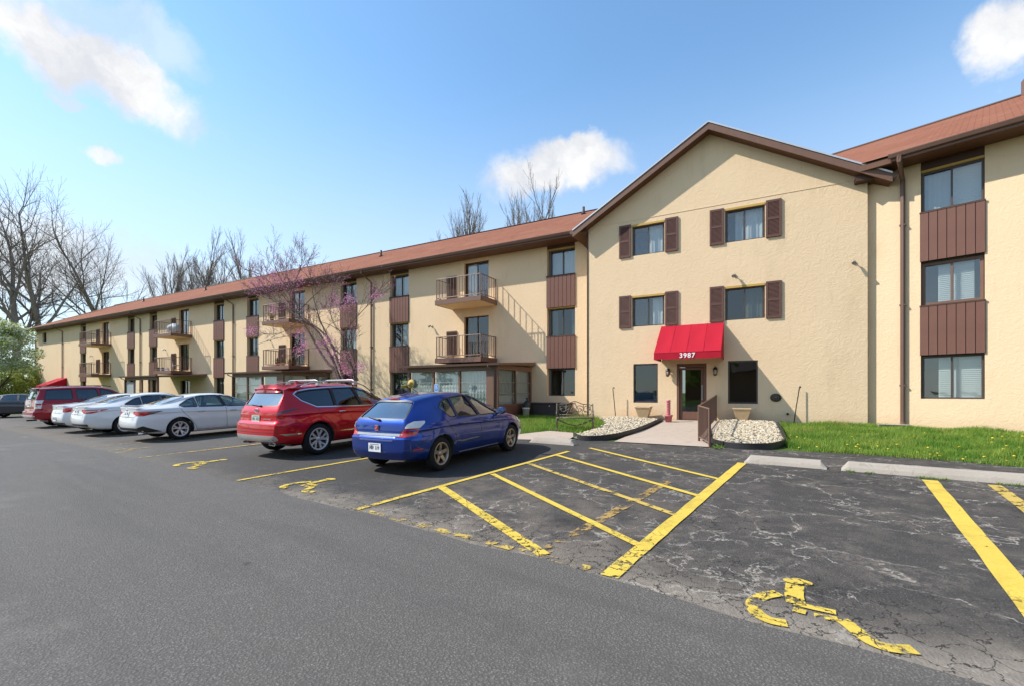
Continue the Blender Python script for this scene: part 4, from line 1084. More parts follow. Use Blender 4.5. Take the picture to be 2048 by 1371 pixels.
# --- entrance awning
def awning(u0, u1, zt, zf, zb, d, n, seams=3):
    m = MB(); nf_ = n-d
    ni, nj = 24, 8; vs = []                              # cloth sags a little between the ribs
    for i in range(ni+1):
        for j in range(nj+1):
            a, b = i/ni, j/nj; sag = .028*abs(math.sin(a*math.pi*(seams+1)))*math.sin(b*math.pi)+.006*math.sin(a*17+b*9)*math.sin(b*math.pi)
            vs.append((lerp(u0, u1, a), lerp(n-.01, nf_, b), lerp(zt, zf, b)-sag))
    m.add(vs, [(i*(nj+1)+j, i*(nj+1)+j+1, (i+1)*(nj+1)+j+1, (i+1)*(nj+1)+j) for i in range(ni) for j in range(nj)], 0, True)
    m.add([(lerp(u0, u1, i/ni), nf_-.004*math.sin(i*1.1)*k, lerp(zf, zb+.008*math.sin(i*.9), k)) for i in range(ni+1) for k in (0, 1)], [(2*i, 2*i+1, 2*i+3, 2*i+2) for i in range(ni)], 0, True)
    for u in (u0, u1): m.poly([(u, n-.01, zt), (u, n-.01, zb), (u, nf_, zb), (u, nf_, zf)])
    # inner face of the cloth
    e = .05
    m.poly([(u0+e, n-.01, zt-e*2), (u1-e, n-.01, zt-e*2), (u1-e, nf_+e, zf-e), (u0+e, nf_+e, zf-e)])
    o = m.build('awning', 'red_canvas', B, fix=False)
    q = MB()
    for z in (zb+.02,): q.tube([(u0+.02, n-.02, z), (u0+.02, nf_+.02, z), (u1-.02, nf_+.02, z), (u1-.02, n-.02, z)], .014, 6)
    for i in range(1, seams+1):
        x = lerp(u0, u1, i/(seams+1)); q.tube([(x, n-.02, zt-.05), (x, nf_+.03, zf-.03)], .012, 5)
    q.build('awning_frame', 'metal_grey', o)
    q = MB()
    for i in range(1, seams+1):
        x = lerp(u0, u1, i/(seams+1)); q.tube([(x, n-.012, zt+.003), (x, nf_-.002, zf+.003)], .006, 4)
    q.tube([(u0, nf_-.002, zf), (u1, nf_-.002, zf)], .006, 4); q.build('canvas_seam', 'red_canvas', o)
    return o
aw = awning(-3.27, -1.13, 4.02, 2.92, 2.69, 1.40, NG)
awning(-64.6, -62.2, 3.05, 2.20, 2.0, 1.7, NW)
def text(s_, size, depth, loc, rot, mat, parent, name):
    cu = bpy.data.curves.new(name, 'FONT'); cu.body = s_; cu.size = size; cu.extrude = depth; cu.align_x = 'CENTER'; cu.align_y = 'CENTER'; cu.offset = .004*size/.2
    to = bpy.data.objects.new(name, cu); C.objects.link(to)
    dg = bpy.context.evaluated_depsgraph_get(); me = bpy.data.meshes.new_from_object(to.evaluated_get(dg)); bpy.data.objects.remove(to)
    me.materials.clear(); me.materials.append(MAT[mat])
    o = bpy.data.objects.new(name, me); C.objects.link(o); place(o, parent, loc); o.rotation_euler = rot; return o
for i, ch in enumerate('3987'):                       # street number, one cut letter each
    text(ch, .22, .004, Vector((-2.365+i*.13, NG-1.40-.010, 2.80)), (R(90), 0, 0), 'letter_white', aw, 'street_number')
# ------------------------------------------------------------------ things by the entrance
def thing_F(name, u, n, label, cat, rz=0, z=None, group=None):
    x, y = F2W(u, n); return empty(name, (x, y, g(x, y) if z is None else z), math.atan2(EU.y, EU.x)+rz, label, cat, group)
def planter(px, py, label):
    P_ = gpix(px, py); u, n = W2F(P_.x, P_.y); n = min(n, 17.3)
    mb = MB(); h = .46; a, b = .15, .27; prof = [(.15, 0), (.27, h-.05), (.285, h-.05), (.285, h), (.25, h), (.24, h-.10), (.001, h-.10)]
    vs = []; 
    for r_, z in prof: vs += [(-r_, -r_, z), (r_, -r_, z), (r_, r_, z), (-r_, r_, z)]
    fs = [(4*i+k, 4*i+(k+1) % 4, 4*i+4+(k+1) % 4, 4*i+4+k) for i in range(len(prof)-1) for k in range(4)]
    mb.add(vs, fs); mb.poly([(-a, -a, 0), (-a, a, 0), (a, a, 0), (a, -a, 0)])
    t = thing_F('planter', u, n, label, 'planter', .05, group='square concrete planters'); t.location.z += .06
    mb.build('pot', 'planter_concrete', t, bevel=.01)
    q = MB(); q.box(-.235, .235, -.235, .235, h-.13, h-.09); q.build('soil', 'concrete_dark', t)
planter(1288, 839, 'tapered tan concrete planter left of the entrance door')
planter(1484, 844, 'tapered tan concrete planter right of the entrance door')
P_ = gpix(1337, 844)
t = empty('ash_receptacle', P_, 0, 'pink painted pot with a tall pink post beside the door', 'ash receptacle')
mb = MB(); mb.lathe([(.001, 0), (.10, 0), (.125, .20), (.145, .20), (.145, .25), (.12, .25), (.11, .18), (.001, .18)], (0, 0, .02), seg=16); mb.build('pot', 'pink_paint', t)
mb = MB(); mb.lathe([(.065, .18), (.062, .72), (.075, .73), (.075, .76), (.05, .78), (.001, .78)], (0, 0, .02), seg=14)
for k in range(5): mb.lathe([(.066, 0), (.072, .02), (.066, .04)], (0, 0, .30+k*.09), seg=14)
mb.build('post', 'pink_paint', t)
def hook(px, py, lean, top, label):
    P_ = gpix(px, py); h = 1.18; u, n = W2F(P_.x, P_.y)
    if n > 17.55: x, y = F2W(u, 17.55); P_ = Vector((x, y, g(x, y)))       # just clear of the wall
    pts = [(0, 0, -.1), (lean*.5, 0, h*.5), (lean, 0, h)]
    for k in range(7):
        a = math.pi*k/6; pts.append((lean+.035*(1-math.cos(a))*top, 0, h+.05*math.sin(a)))
    mb = MB(); mb.tube(pts, .016, 5); o = mb.build('shepherd_hook', 'metal_black', None, org=False); o.location = P_; tag(o, label, 'garden hook', 'garden hooks by the wall')
hook(1236, 836, -.12, .8, 'thin black garden hook leaning in the stones left of the planter')
hook(1586, 846, .20, .6, 'thin black garden hook leaning by the wall beside the right lawn')
# oval plaque
x, y = F2W(.46, NG-.012)
t = empty('wall_plaque', (x, y, 1.38), math.atan2(EU.y, EU.x), 'dark oval metal plaque on the wall right of the window', 'plaque')
mb = MB(); mb.lathe([(.001, .03), (.15, .03), (.165, .02), (.165, 0), (.001, 0)], (0, 0, 0), (0, -1, 0), 24); mb.map(lambda a, b, c: (a, b, c*.85)); mb.build('plate', 'metal_black', t)
mb = MB()
for k in range(9):
    a = k*2*math.pi/9; mb.ball((.085*math.cos(a), -.032, .072*math.sin(a)), .026, 6, 4)
mb.ball((0, -.034, 0), .045, 8, 5); mb.tube([(.14*math.cos(i*.2618), -.034, .119*math.sin(i*.2618)) for i in range(24)], .008, 5, closed=True); mb.build('relief', 'bench_metal', t)
# walkway railing: one long side and a short return
def railing():
    A = gpix(1398, 882); Bq = gpix(1419.5, 894); x, y = F2W(-1.38, 17.68); W = Vector((x, y, g(x, y)))
    t = empty('walkway_railing', A, 0, 'brown metal railing with close balusters beside the entrance walk', 'railing')
    O = Vector(A); h = .92
    def loc(v): return v-O
    mb = MB()
    mb.tube([loc(W)+Vector((0, 0, h)), loc(A)+Vector((0, 0, h)), loc(Bq)+Vector((0, 0, h))], .022, 5, smooth=False)
    mb.tube([loc(W)+Vector((0, 0, .12)), loc(A)+Vector((0, 0, .12)), loc(Bq)+Vector((0, 0, .12))], .018, 5, smooth=False); mb.build('rail', 'brown_trim', t)
    for v in (W, A, Bq):
        q = MB(); p = loc(v); q.box(p.x-.022, p.x+.022, p.y-.022, p.y+.022, p.z-.05, p.z+h+.02); q.build('post', 'brown_trim', t)
    src = None
    for a, b in ((W, A), (A, Bq)):
        n = max(3, int((b-a).length/.095))
        for i in range(1, n):
            p = loc(a.lerp(b, i/n))
            if src is None: q = MB(); q.box(-.009, .009, -.009, .009, 0, h-.12); src = q.build('baluster', 'brown_trim', t, org=False); o = src
            else: o = src.copy(); C.objects.link(o); o.parent = t
            o.location = p+Vector((0, 0, .12))
railing()
# ornate metal bench
def bench():
    a = gpix(1113, 861); b = gpix(1187, 860.5); c = (a+b)/2; L = (b-a).length
    t = empty('metal_bench', (c.x, c.y, min(a.z, b.z)), math.atan2(b.y-a.y, b.x-a.x), 'ornate cast metal garden bench on the lawn edge', 'bench')
    hl = L/2; r = .017
    def part(name, f): m = MB(); f(m); return m.build(name, 'bench_metal', t)
    for s_ in (-1, 1):
        x = s_*hl
        part('leg', lambda m: m.tube([tuple(v) for v in smooth_line([(x, 0, 0), (x, .03, .14), (x, -.01, .30), (x, .02, .42)], 5)], .021, 6))
        part('leg', lambda m: m.tube([tuple(v) for v in smooth_line([(x, .50, 0), (x, .46, .18), (x, .44, .42), (x, .50, .66), (x, .56, .86)], 5)], .021, 6))
        part('armrest', lambda m: (m.tube([tuple(v) for v in smooth_line([(x, .49, .64), (x, .25, .66), (x, .02, .62), (x, -.05, .55), (x, .0, .50), (x, .04, .54)], 6)], .015, 6), m.tube([(x, .03, .42), (x, .06, .52), (x, .03, .62)], .012, 6), m.tube([tuple(v) for v in smooth_line([(x, .12, .42), (x, .30, .58), (x, .42, .50), (x, .30, .46)], 6)], .012, 5)))
    def seat(m):
        for k in range(8): y = .01+k*.061; m.box(-hl, hl, y, y+.042, .415, .432)
        m.tube([(-hl, 0, .42), (hl, 0, .42)], r, 6); m.tube([(-hl, .46, .42), (hl, .46, .42)], r, 6)
    part('seat', seat)
    def back(m):
        def bp(x, z): return (x, .45+.13*(z-.42)/.44, z)
        m.tube([tuple(v) for v in smooth_line([bp(-hl, .80), bp(-hl*.75, .83), bp(-hl*.4, .85), bp(0, .93), bp(hl*.4, .85), bp(hl*.75, .83), bp(hl, .80)], 6)], .014, 6)
        m.tube([bp(-hl, .50), bp(hl, .50)], .011, 6)
        for s_ in (-1, 1):
            for cx_, R_ in ((.25, .15), (.66, .14)):
                pts = []
                for k in range(22):
                    a_ = k*.38; rr = R_*(1-k/28); pts.append(bp(s_*(cx_*hl+rr*math.cos(a_)), .67+rr*math.sin(a_)*.95))
                m.tube(pts, .012, 5)
            m.tube([tuple(v) for v in smooth_line([bp(0, .90), bp(s_*.10*hl, .76), bp(s_*.22*hl, .62), bp(0, .52)], 6)], .013, 5)
            m.tube([tuple(v) for v in smooth_line([bp(s_*.45*hl, .84), bp(s_*.52*hl, .70), bp(s_*.40*hl, .58), bp(s_*.50*hl, .50)], 6)], .012, 5)
            m.tube([tuple(v) for v in smooth_line([bp(s_*.95*hl, .80), bp(s_*.80*hl, .70), bp(s_*.96*hl, .60), bp(s_*.82*hl, .50)], 6)], .012, 5)
            for k in range(4): m.ball(bp(s_*hl*(.18+.2*k), .60+.06*(k % 2)), .028, 6, 4, sq=(1.3, .4, .8))
    part('backrest', back)
    def stretch(m):
        for s_ in (-1, 1): m.tube([tuple(v) for v in smooth_line([(-hl*s_, .02, .36), (0, .25, .17), (hl*s_, .46, .36)], 6)], .013, 5)
    part('stretcher', stretch)
bench()
# splash block under the right downspout
x, y = R2W(-1.95, 17.45); mb = MB()
mb.prism([(-.12, 0), (.12, 0), (.17, .09), (.13, .09), (.10, .035), (-.10, .035), (-.13, .09), (-.17, .09)], lambda a, b, t_: (a, t_, b), -.38, .38)
o = mb.build('splash_block', 'concrete_stop', None, org=False, bevel=.006); o.location = (x, y, g(x, y)+.01); o.rotation_euler = (0, 0, R(62)); tag(o, 'grey concrete splash block below the downspout on the right lawn', 'splash block')
# storage box, bucket, bag by the patio room
x, y = F2W(-8.15, 18.35)
t = empty('storage_box', (x, y, g(x, y)), math.atan2(EU.y, EU.x), 'low dark brown storage box against the wing wall', 'box')
mb = MB(); mb.box(-1.0, 1.0, -.30, .30, .0, .52); mb.build('body', 'dark_bin', t, bevel=.02)
mb = MB(); mb.box(-1.03, 1.03, -.33, .33, .52, .59); mb.build('lid', 'dark_bin', t, bevel=.02)
mb = MB(); mb.ball((.15, -.31, .45), .025, 8, 5); mb.build('latch', 'metal_white', t)
P_ = gpix(1052, 832); t = empty('bucket', P_, 0, 'white plastic bucket beside the dark storage box', 'bucket')
mb = MB(); mb.lathe([(.001, 0), (.13, 0), (.15, .34), (.165, .34), (.165, .38), (.145, .38), (.125, .03), (.001, .03)], (0, 0, 0), seg=18); mb.build('pail', 'bucket_white', t)
mb = MB(); mb.tube([(.16*math.cos(a*.3142), -.02-.10*math.sin(a*.3142), .36-.16*math.sin(a*.3142)) for a in range(11)], .006, 5); mb.build('handle', 'metal_grey', t)
x, y = F2W(-9.0, 17.9); t = empty('bin_bag', (x, y, g(x, y)), 0, 'dark blue rubbish bag standing behind the white bucket', 'bag')
mb = MB(); r_ = random.Random(4); mb.ball((0, 0, .35), .36, 14, 9, sq=(.62, .6, .95)); mb.map(lambda a, b, c: (a*(1+.10*math.sin(9*c+5*a)), b*(1+.12*math.sin(7*a+3)), max(0, c))); mb.build('sack', 'plastic_edging', t, smooth=True)
mb = MB(); mb.lathe([(.05, .66), (.03, .70), (.07, .80), (.001, .78)], (0, 0, 0), seg=8); mb.build('tied_neck', 'plastic_edging', t)
# accessible parking sign on a post
x, y = F2W(-11.42, 14.6); zz = g(x, y)
t = empty('parking_sign', (x, y, zz), math.atan2(EU.y, EU.x)-.15, 'small blue accessible parking sign on a post behind the blue car', 'sign')
mb = MB(); mb.box(-.02, .02, 0, .04, 0, 1.44); mb.build('post', 'metal_grey', t)
mb = MB(); mb.box(-.15, .15, -.012, -.004, 1.22, 1.66); mb.map(lambda a, b, c: (a*.8, b, 1.20+(c-1.22)*.66)); mb.build('plate', 'sign_blue', t)
mb = MB(); f = -.014
for a, b in (((-.14, -.13), (1.23, 1.65)), ((.13, .14), (1.23, 1.65)), ((-.14, .14), (1.23, 1.245)), ((-.14, .14), (1.635, 1.65))): mb.box(a[0], a[1], f, -.011, b[0], b[1])
mb.lathe([(.001, 0), (.022, 0)], (-.01, f, 1.575), (0, -1, 0), 10)
for p in ([(-.01, f, 1.55), (-.005, f, 1.46), (.05, f, 1.455), (.075, f, 1.38), (.10, f, 1.385)], [(-.01, f, 1.51), (.04, f, 1.51)], [(-.03, f, 1.49), (-.07, f, 1.45), (-.075, f, 1.40), (-.04, f, 1.35), (.01, f, 1.35), (.045, f, 1.39)]): mb.tube(p, .011, 5)
mb.map(lambda a, b, c: (a*.8, b, 1.20+(c-1.22)*.66)); mb.build('wheelchair_mark', 'letter_white', t)
# hanging straw hat and basket by the first patio room
x, y = F2W(-13.85, NW-3.17); t = empty('straw_hat', (x, y, 1.95), math.atan2(EU.y, EU.x), 'yellow straw hat hanging on the patio corner post', 'hat')
mb = MB(); mb.lathe([(.20, 0), (.19, .012), (.10, .02), (.09, .09), (.06, .12), (.001, .125)], (0, -.03, 0), (0, -1, .15), 16); mb.build('hat', 'straw', t)
x, y = F2W(-14.22, NW-3.20); t = empty('hanging_basket', (x, y, 1.75), 0, 'hanging basket with dry plant left of the straw hat', 'basket')
mb = MB(); mb.lathe([(.001, 0), (.10, .01), (.16, .12), (.17, .13), (.001, .12)], (0, 0, 0), seg=12); mb.build('bowl', 'straw', t)
mb = MB()
for k in range(3): a = k*2.094; mb.tube([(.16*math.cos(a), .16*math.sin(a), .13), (0, 0, .88)], .004, 4)
mb.build('chain', 'metal_black', t)
mb = MB(); r_ = random.Random(2)
for k in range(60):
    a = r_.uniform(0, 6.28); d = r_.uniform(.02, .2); z = r_.uniform(-.05, .2); mb.add([(d*math.cos(a), d*math.sin(a), .12+z), (d*math.cos(a)+.05, d*math.sin(a), .14+z), (d*math.cos(a), d*math.sin(a)+.05, .17+z)], [(0, 1, 2)])
mb.build('foliage', 'leaf_green', t, fix=False)
# things on the balconies
def tarp_heap(u, n, z):
    x, y = F2W(u, n); t = empty('covered_grill', (x, y, z), math.atan2(EU.y, EU.x), 'grill under a grey tarp on the upper balcony of the third stack', 'grill')
    mb = MB(); mb.ball((0, 0, .40), 1.0, 18, 10, sq=(.75, .36, .42)); r_ = random.Random(3)
    mb.map(lambda a, b, c: (a*(1+.05*math.sin(c*22)), b*(1+.08*math.sin(a*13)), max(0, c+.03*math.sin(a*9)))); mb.build('tarp', 'tarp', t, smooth=True)
tarp_heap(-39.7, NW-.75, 5.995)
def pot_plant(u, n, z, label, col, h=.35, mat='leaf_green', group='plants on the balconies'):
    x, y = F2W(u, n); t = empty('potted_plant', (x, y, z), 0, label, 'plant', group)
    mb = MB(); mb.lathe([(.001, 0), (.09, 0), (.13, .19), (.145, .19), (.145, .23), (.12, .23), (.11, .18), (.001, .18)], (0, 0, 0), seg=12); mb.build('pot', col, t)
    mb = MB(); r_ = random.Random(int(abs(u)*100))
    for k in range(90):
        a = r_.uniform(0, 6.28); e_ = r_.uniform(.1, 1.4); l = h*r_.uniform(.4, 1); d = Vector((math.cos(a)*math.cos(e_), math.sin(a)*math.cos(e_), math.sin(e_))); p = Vector((0, 0, .20)); q = p+d*l
        s_ = Vector((-math.sin(a), math.cos(a), 0))*.025; mb.add([p, p.lerp(q, .6)+s_, q, p.lerp(q, .6)-s_], [(0, 1, 2, 3)])
    mb.build('foliage', mat, t, fix=False)
pot_plant(-26.9, NW-1.2, 5.995, 'bushy bright green plant on the upper balcony behind the redbud tree', 'terracotta', .55, 'leaf_spring')
pot_plant(-26.3, NW-1.2, 3.205, 'leafy red-brown plant at the left of the lower balcony behind the redbud', 'terracotta', .38, 'bud_brown')
pot_plant(-25.9, NW-1.15, 3.205, 'leafy green plant in the middle of the lower balcony behind the redbud', 'terracotta', .32)
pot_plant(-25.3, NW-1.1, 3.205, 'small plant at the right of the lower balcony behind the redbud', 'terracotta', .25)
def chair(u, n, z):
    x, y = F2W(u, n); t = empty('balcony_chair', (x, y, z), math.atan2(EU.y, EU.x)+2.8, 'grey folding chair on the lower balcony above the open patio', 'chair')
    mb = MB(); mb.box(-.25, .25, -.25, .25, .42, .46); mb.build('seat', 'tarp', t, bevel=.01)
    mb = MB(); mb.hexa([(-.25, .23, .46), (.25, .23, .46), (.25, .27, .46), (-.25, .27, .46), (-.25, .33, .95), (.25, .33, .95), (.25, .37, .95), (-.25, .37, .95)]); mb.build('backrest', 'tarp', t)
    for a in (-.23, .23):
        for b in (-.22, .24): q = MB(); q.tube([(a, b, 0), (a, b, .43)], .014, 6); q.build('leg', 'metal_grey', t)
chair(-39.6, NW-.6, 3.205)
pot_plant(-41.0, NW-1.2, 3.205, 'dark pot at the left of the lower balcony above the open patio', 'dark_bin', .12)
pot_plant(-40.3, NW-1.2, 3.205, 'dark blue pot in the middle of the lower balcony above the open patio', 'sign_blue', .10)
for i, u in enumerate((-39.2, -38.95)):
    x, y = F2W(u-.6, NW-1.22); mb = MB(); mb.lathe([(.001, 0), (.07, 0), (.08, .10), (.06, .18), (.085, .24), (.001, .24)], (0, 0, 0), seg=10)
    o = mb.build('garden_urn', 'letter_white', None, org=False); o.location = (x, y, 3.205); tag(o, 'left of two small white urns at the lower balcony edge' if i == 0 else 'right of two small white urns at the lower balcony edge', 'urn', 'white urns on the balcony')
# ------------------------------------------------------------------ cars
# car space: x right, y forward (rear axle at 0), z up. A body is lofted from cross sections, wheel arches, cabin and
# window openings are cut, then glass, lamps, seams and trim are laid on its surface.
def section(w, zb, zbelt, zt, wr, crown=.035):
    gh = zt-zbelt; er = min(.11, .42*gh); sh = min(1, (zbelt-zb)/.62)
    pts = [(0, zb), (.72*w, zb), (.90*w, zb+.025), (.965*w, zb+.12), (.995*w, lerp(zb, zbelt, .42)), (1.0*w, lerp(zb, zbelt, .60)), (.980*w, zbelt-.155*sh), (.999*w, zbelt-.118*sh), (.972*w, zbelt-.05*sh), (.945*w, zbelt),
           (lerp(.93*w, wr, .5)+.012, zbelt+.52*(gh-er)), (wr, zt-er), (wr*.90, zt-er*.42), (wr*.60, zt-crown*.25), (wr*.3, zt-.004), (0, zt)]
    return pts
def cr_profile(pts, n=4):
    return [(v.x, v.y) for v in (Vector(p) for p in smooth_line([(a, b, 0) for a, b in pts], n))]
def loft(sp, inset=0, ylo=None, yhi=None, nst=44):
    y0, y1 = sp['plan'][0][0], sp['plan'][-1][0]
    lo = y0 if ylo is None else ylo; hi = y1 if yhi is None else yhi
    st = []
    if inset: st = frange(lo, hi, 22)
    else:
        st = [y0, y0+.03, y0+.07, y0+.12, y0+.2]+frange(y0+.3, y1-.3, nst)+[y1-.2, y1-.12, y1-.07, y1-.03, y1]
    def shift(y, z):
        fr, ff = sp.get('fr', 1.2), sp.get('ff', 1.0)
        a = clamp(1-(y-y0)/fr); b = clamp(1-(y1-y)/ff)
        return curve(sp['yr'], z)*a-curve(sp['yf'], z)*b
    rows = []
    for y in st:
        w, zb, zl, zt, wr = [curve(sp[k], y) for k in ('plan', 'zbot', 'belt', 'ztop', 'roofw')]
        zt = max(zt, zl+.03)
        if inset: w -= inset; zb += .22; zt -= .055; wr -= inset*.75; zl = zl-.02; zt = max(zt, zb+.1)
        pr = cr_profile(section(w, zb, zl, zt, wr), 4 if not inset else 2)
        if not inset:
            fl = sp.get('flare', .018); out = []
            for x, z in pr:
                k = 0
                for wy in (0, sp['wb']):
                    d = math.hypot(y-wy, z-sp['R'])
                    k = max(k, math.exp(-((d-sp['R']-.09)/.10)**2))
                out.append((x+fl*k*(x > .5*w), z))
            pr = out
        rows.append([(x, y+shift(y, z), z) for x, z in pr])
    m = len(rows[0]); mb = MB(); vs = []
    if inset:
        full = []
        for r_ in rows: full.append(r_+[(-x, y, z) for x, y, z in r_[-2:0:-1]])
        k = len(full[0])
        for r_ in full: vs += r_
        fs = [(i*k+j, (i+1)*k+j, (i+1)*k+(j+1) % k, i*k+(j+1) % k) for i in range(len(full)-1) for j in range(k)]
        fs += [list(range(k))[::-1], list(range((len(full)-1)*k, len(full)*k))]
        mb.add(vs, fs, 0, False); return mb
    # caps: sheets from the centre line to the first and last section, gently bowed
    def cap(row, sgn):
        out = []
        for k in (0, .25, .5, .7, .84, .93):
            out.append([(x*k, y-sgn*sp.get('bow', .05)*(1-k**2.4), z) for x, y, z in row])
        return out
    rows = cap(rows[0], 1)+rows+cap(rows[-1], -1)[::-1]
    n = len(rows)
    for r_ in rows: vs += r_
    b2 = n*m
    vs2 = [(-x, y, z) for x, y, z in vs]
    fs = [(i*m+j, (i+1)*m+j, (i+1)*m+j+1, i*m+j+1) for i in range(n-1) for j in range(m-1)]
    fs2 = [(b2+d, b2+c, b2+b, b2+a) for a, b, c, d in fs]
    mb.add(vs+vs2, fs+fs2, 0, True)
    return mb
def mb_mesh(mb, name, mats, weld=1e-4):
    me = bpy.data.meshes.new(name); me.from_pydata(mb.v, [], mb.f)
    for q in mats: me.materials.append(MAT[q])
    bm = bmesh.new(); bm.from_mesh(me); bmesh.ops.remove_doubles(bm, verts=bm.verts, dist=weld)
    bmesh.ops.dissolve_degenerate(bm, edges=bm.edges, dist=1e-5)
    bmesh.ops.recalc_face_normals(bm, faces=bm.faces); bm.to_mesh(me); bm.free(); return me
def boolcut(me, cutters, name):
    o = bpy.data.objects.new(name, me); C.objects.link(o); tmp = []
    for cm in cutters:
        c = bpy.data.objects.new('cutter', cm); C.objects.link(c); tmp.append(c)
        md = o.modifiers.new('b', 'BOOLEAN'); md.operation = 'DIFFERENCE'; md.solver = 'EXACT'; md.object = c; md.material_mode = 'TRANSFER'
    dg = bpy.context.evaluated_depsgraph_get(); out = bpy.data.meshes.new_from_object(o.evaluated_get(dg))
    for c in tmp+[o]: bpy.data.objects.remove(c)
    return out
def sharpen(me, ang=32):
    bm = bmesh.new(); bm.from_mesh(me)
    for f in bm.faces: f.smooth = True
    for e in bm.edges:
        if len(e.link_faces) == 2:
            e.smooth = e.calc_face_angle(0) < R(ang) and e.link_faces[0].material_index == e.link_faces[1].material_index
    bm.to_mesh(me); bm.free()
def round_poly(pts, r=.03, n=3):                        # rounded corners for an outline
    out = []; m = len(pts)
    for i in range(m):
        a, b, c = Vector(pts[i-1]), Vector(pts[i]), Vector(pts[(i+1) % m])
        d1 = (a-b); d2 = (c-b); k = min(r, d1.length*.4, d2.length*.4)
        p, q = b+d1.normalized()*k, b+d2.normalized()*k
        for j in range(n+1):
            t = j/n; out.append(tuple((1-t)**2*p+2*t*(1-t)*b+t*t*q))
    return out
class Skin:                                             # lays outlines onto a body surface
    def __init__(s, me):
        bm = bmesh.new(); bm.from_mesh(me); s.t = BVHTree.FromBMesh(bm); bm.free()
    def hit(s, a, b, view):
        az, = (view[1],) if isinstance(view, tuple) else (0,)
        if view == 'side': o, d = Vector((3, a, b)), Vector((-1, 0, 0))
        elif view == 'rear': o, d = Vector((a, -4, b)), Vector((0, 1, 0))
        elif view == 'front': o, d = Vector((a, 9, b)), Vector((0, -1, 0))
        elif view == 'top': o, d = Vector((a, b, 4)), Vector((0, 0, -1))
        else:                                           # ('corner', angle): seen from behind, turned towards the right side
            ax = Vector((math.cos(az), math.sin(az), 0)); d = Vector((-math.sin(az), math.cos(az), 0)); o = ax*a+Vector((0, 0, b))-d*6
        p, n, i, dist = s.t.ray_cast(o, d)
        return p, n, d
    def patch(s, poly, view, off=.005, step=.06, skirt=.012, mb=None):
        vs, fs, m = tri_fill(poly, step); mb = mb or MB(); out = []; ds = None
        last = None
        for v in vs:
            p, n, d = s.hit(v.x, v.y, view); ds = d
            if p is None: p, n = (last if last else (Vector((0, 0, 0)), -d))
            if n.dot(d) > 0: n = -n
            last = (p, n); out.append(p+n*off)
        b = mb.add(out, fs, 0, True)
        if skirt:
            cnt = {}
            for f in fs:
                for i in range(3):
                    e = (f[i], f[(i+1) % 3]); k = (min(e), max(e)); cnt.setdefault(k, []).append(e)
            for k, es in cnt.items():
                if len(es) == 1:
                    a_, c_ = es[0]; mb.add([out[a_], out[c_], out[c_]+ds*skirt, out[a_]+ds*skirt], [(0, 1, 2, 3)])
        return mb
    def line(s, pts, view, w=.010, off=.0025, mb=None, step=.04):
        mb = mb or MB(); L = []
        for i in range(len(pts)-1):
            a, b = Vector(pts[i]), Vector(pts[i+1]); n = max(1, int((b-a).length/step))
            for k in range(n): L.append(a.lerp(b, k/n))
        L.append(Vector(pts[-1])); vs = []
        for i, p in enumerate(L):
            d = (L[min(i+1, len(L)-1)]-L[max(i-1, 0)]); d = d.normalized() if d.length else Vector((1, 0)); n_ = Vector((-d.y, d.x))*w/2
            for q in (p-n_, p+n_):
                h, n, dr = s.hit(q.x, q.y, view)
                if h is None: h, n = Vector(vs[-1]) if vs else Vector((0, 0, 0)), Vector((0, 0, 0))
                if n.dot(dr) > 0: n = -n
                vs.append(h+n*off)
        mb.add(vs, [(2*i, 2*i+2, 2*i+3, 2*i+1) for i in range(len(L)-1)], 0, True); return mb
def mirrored(mb): q = MB(); q.v = [(-x, y, z) for x, y, z in mb.v]; q.f = [list(f)[::-1] for f in mb.f]; q.m = list(mb.m); q.sm = list(mb.sm); return q
WHEELS = {}
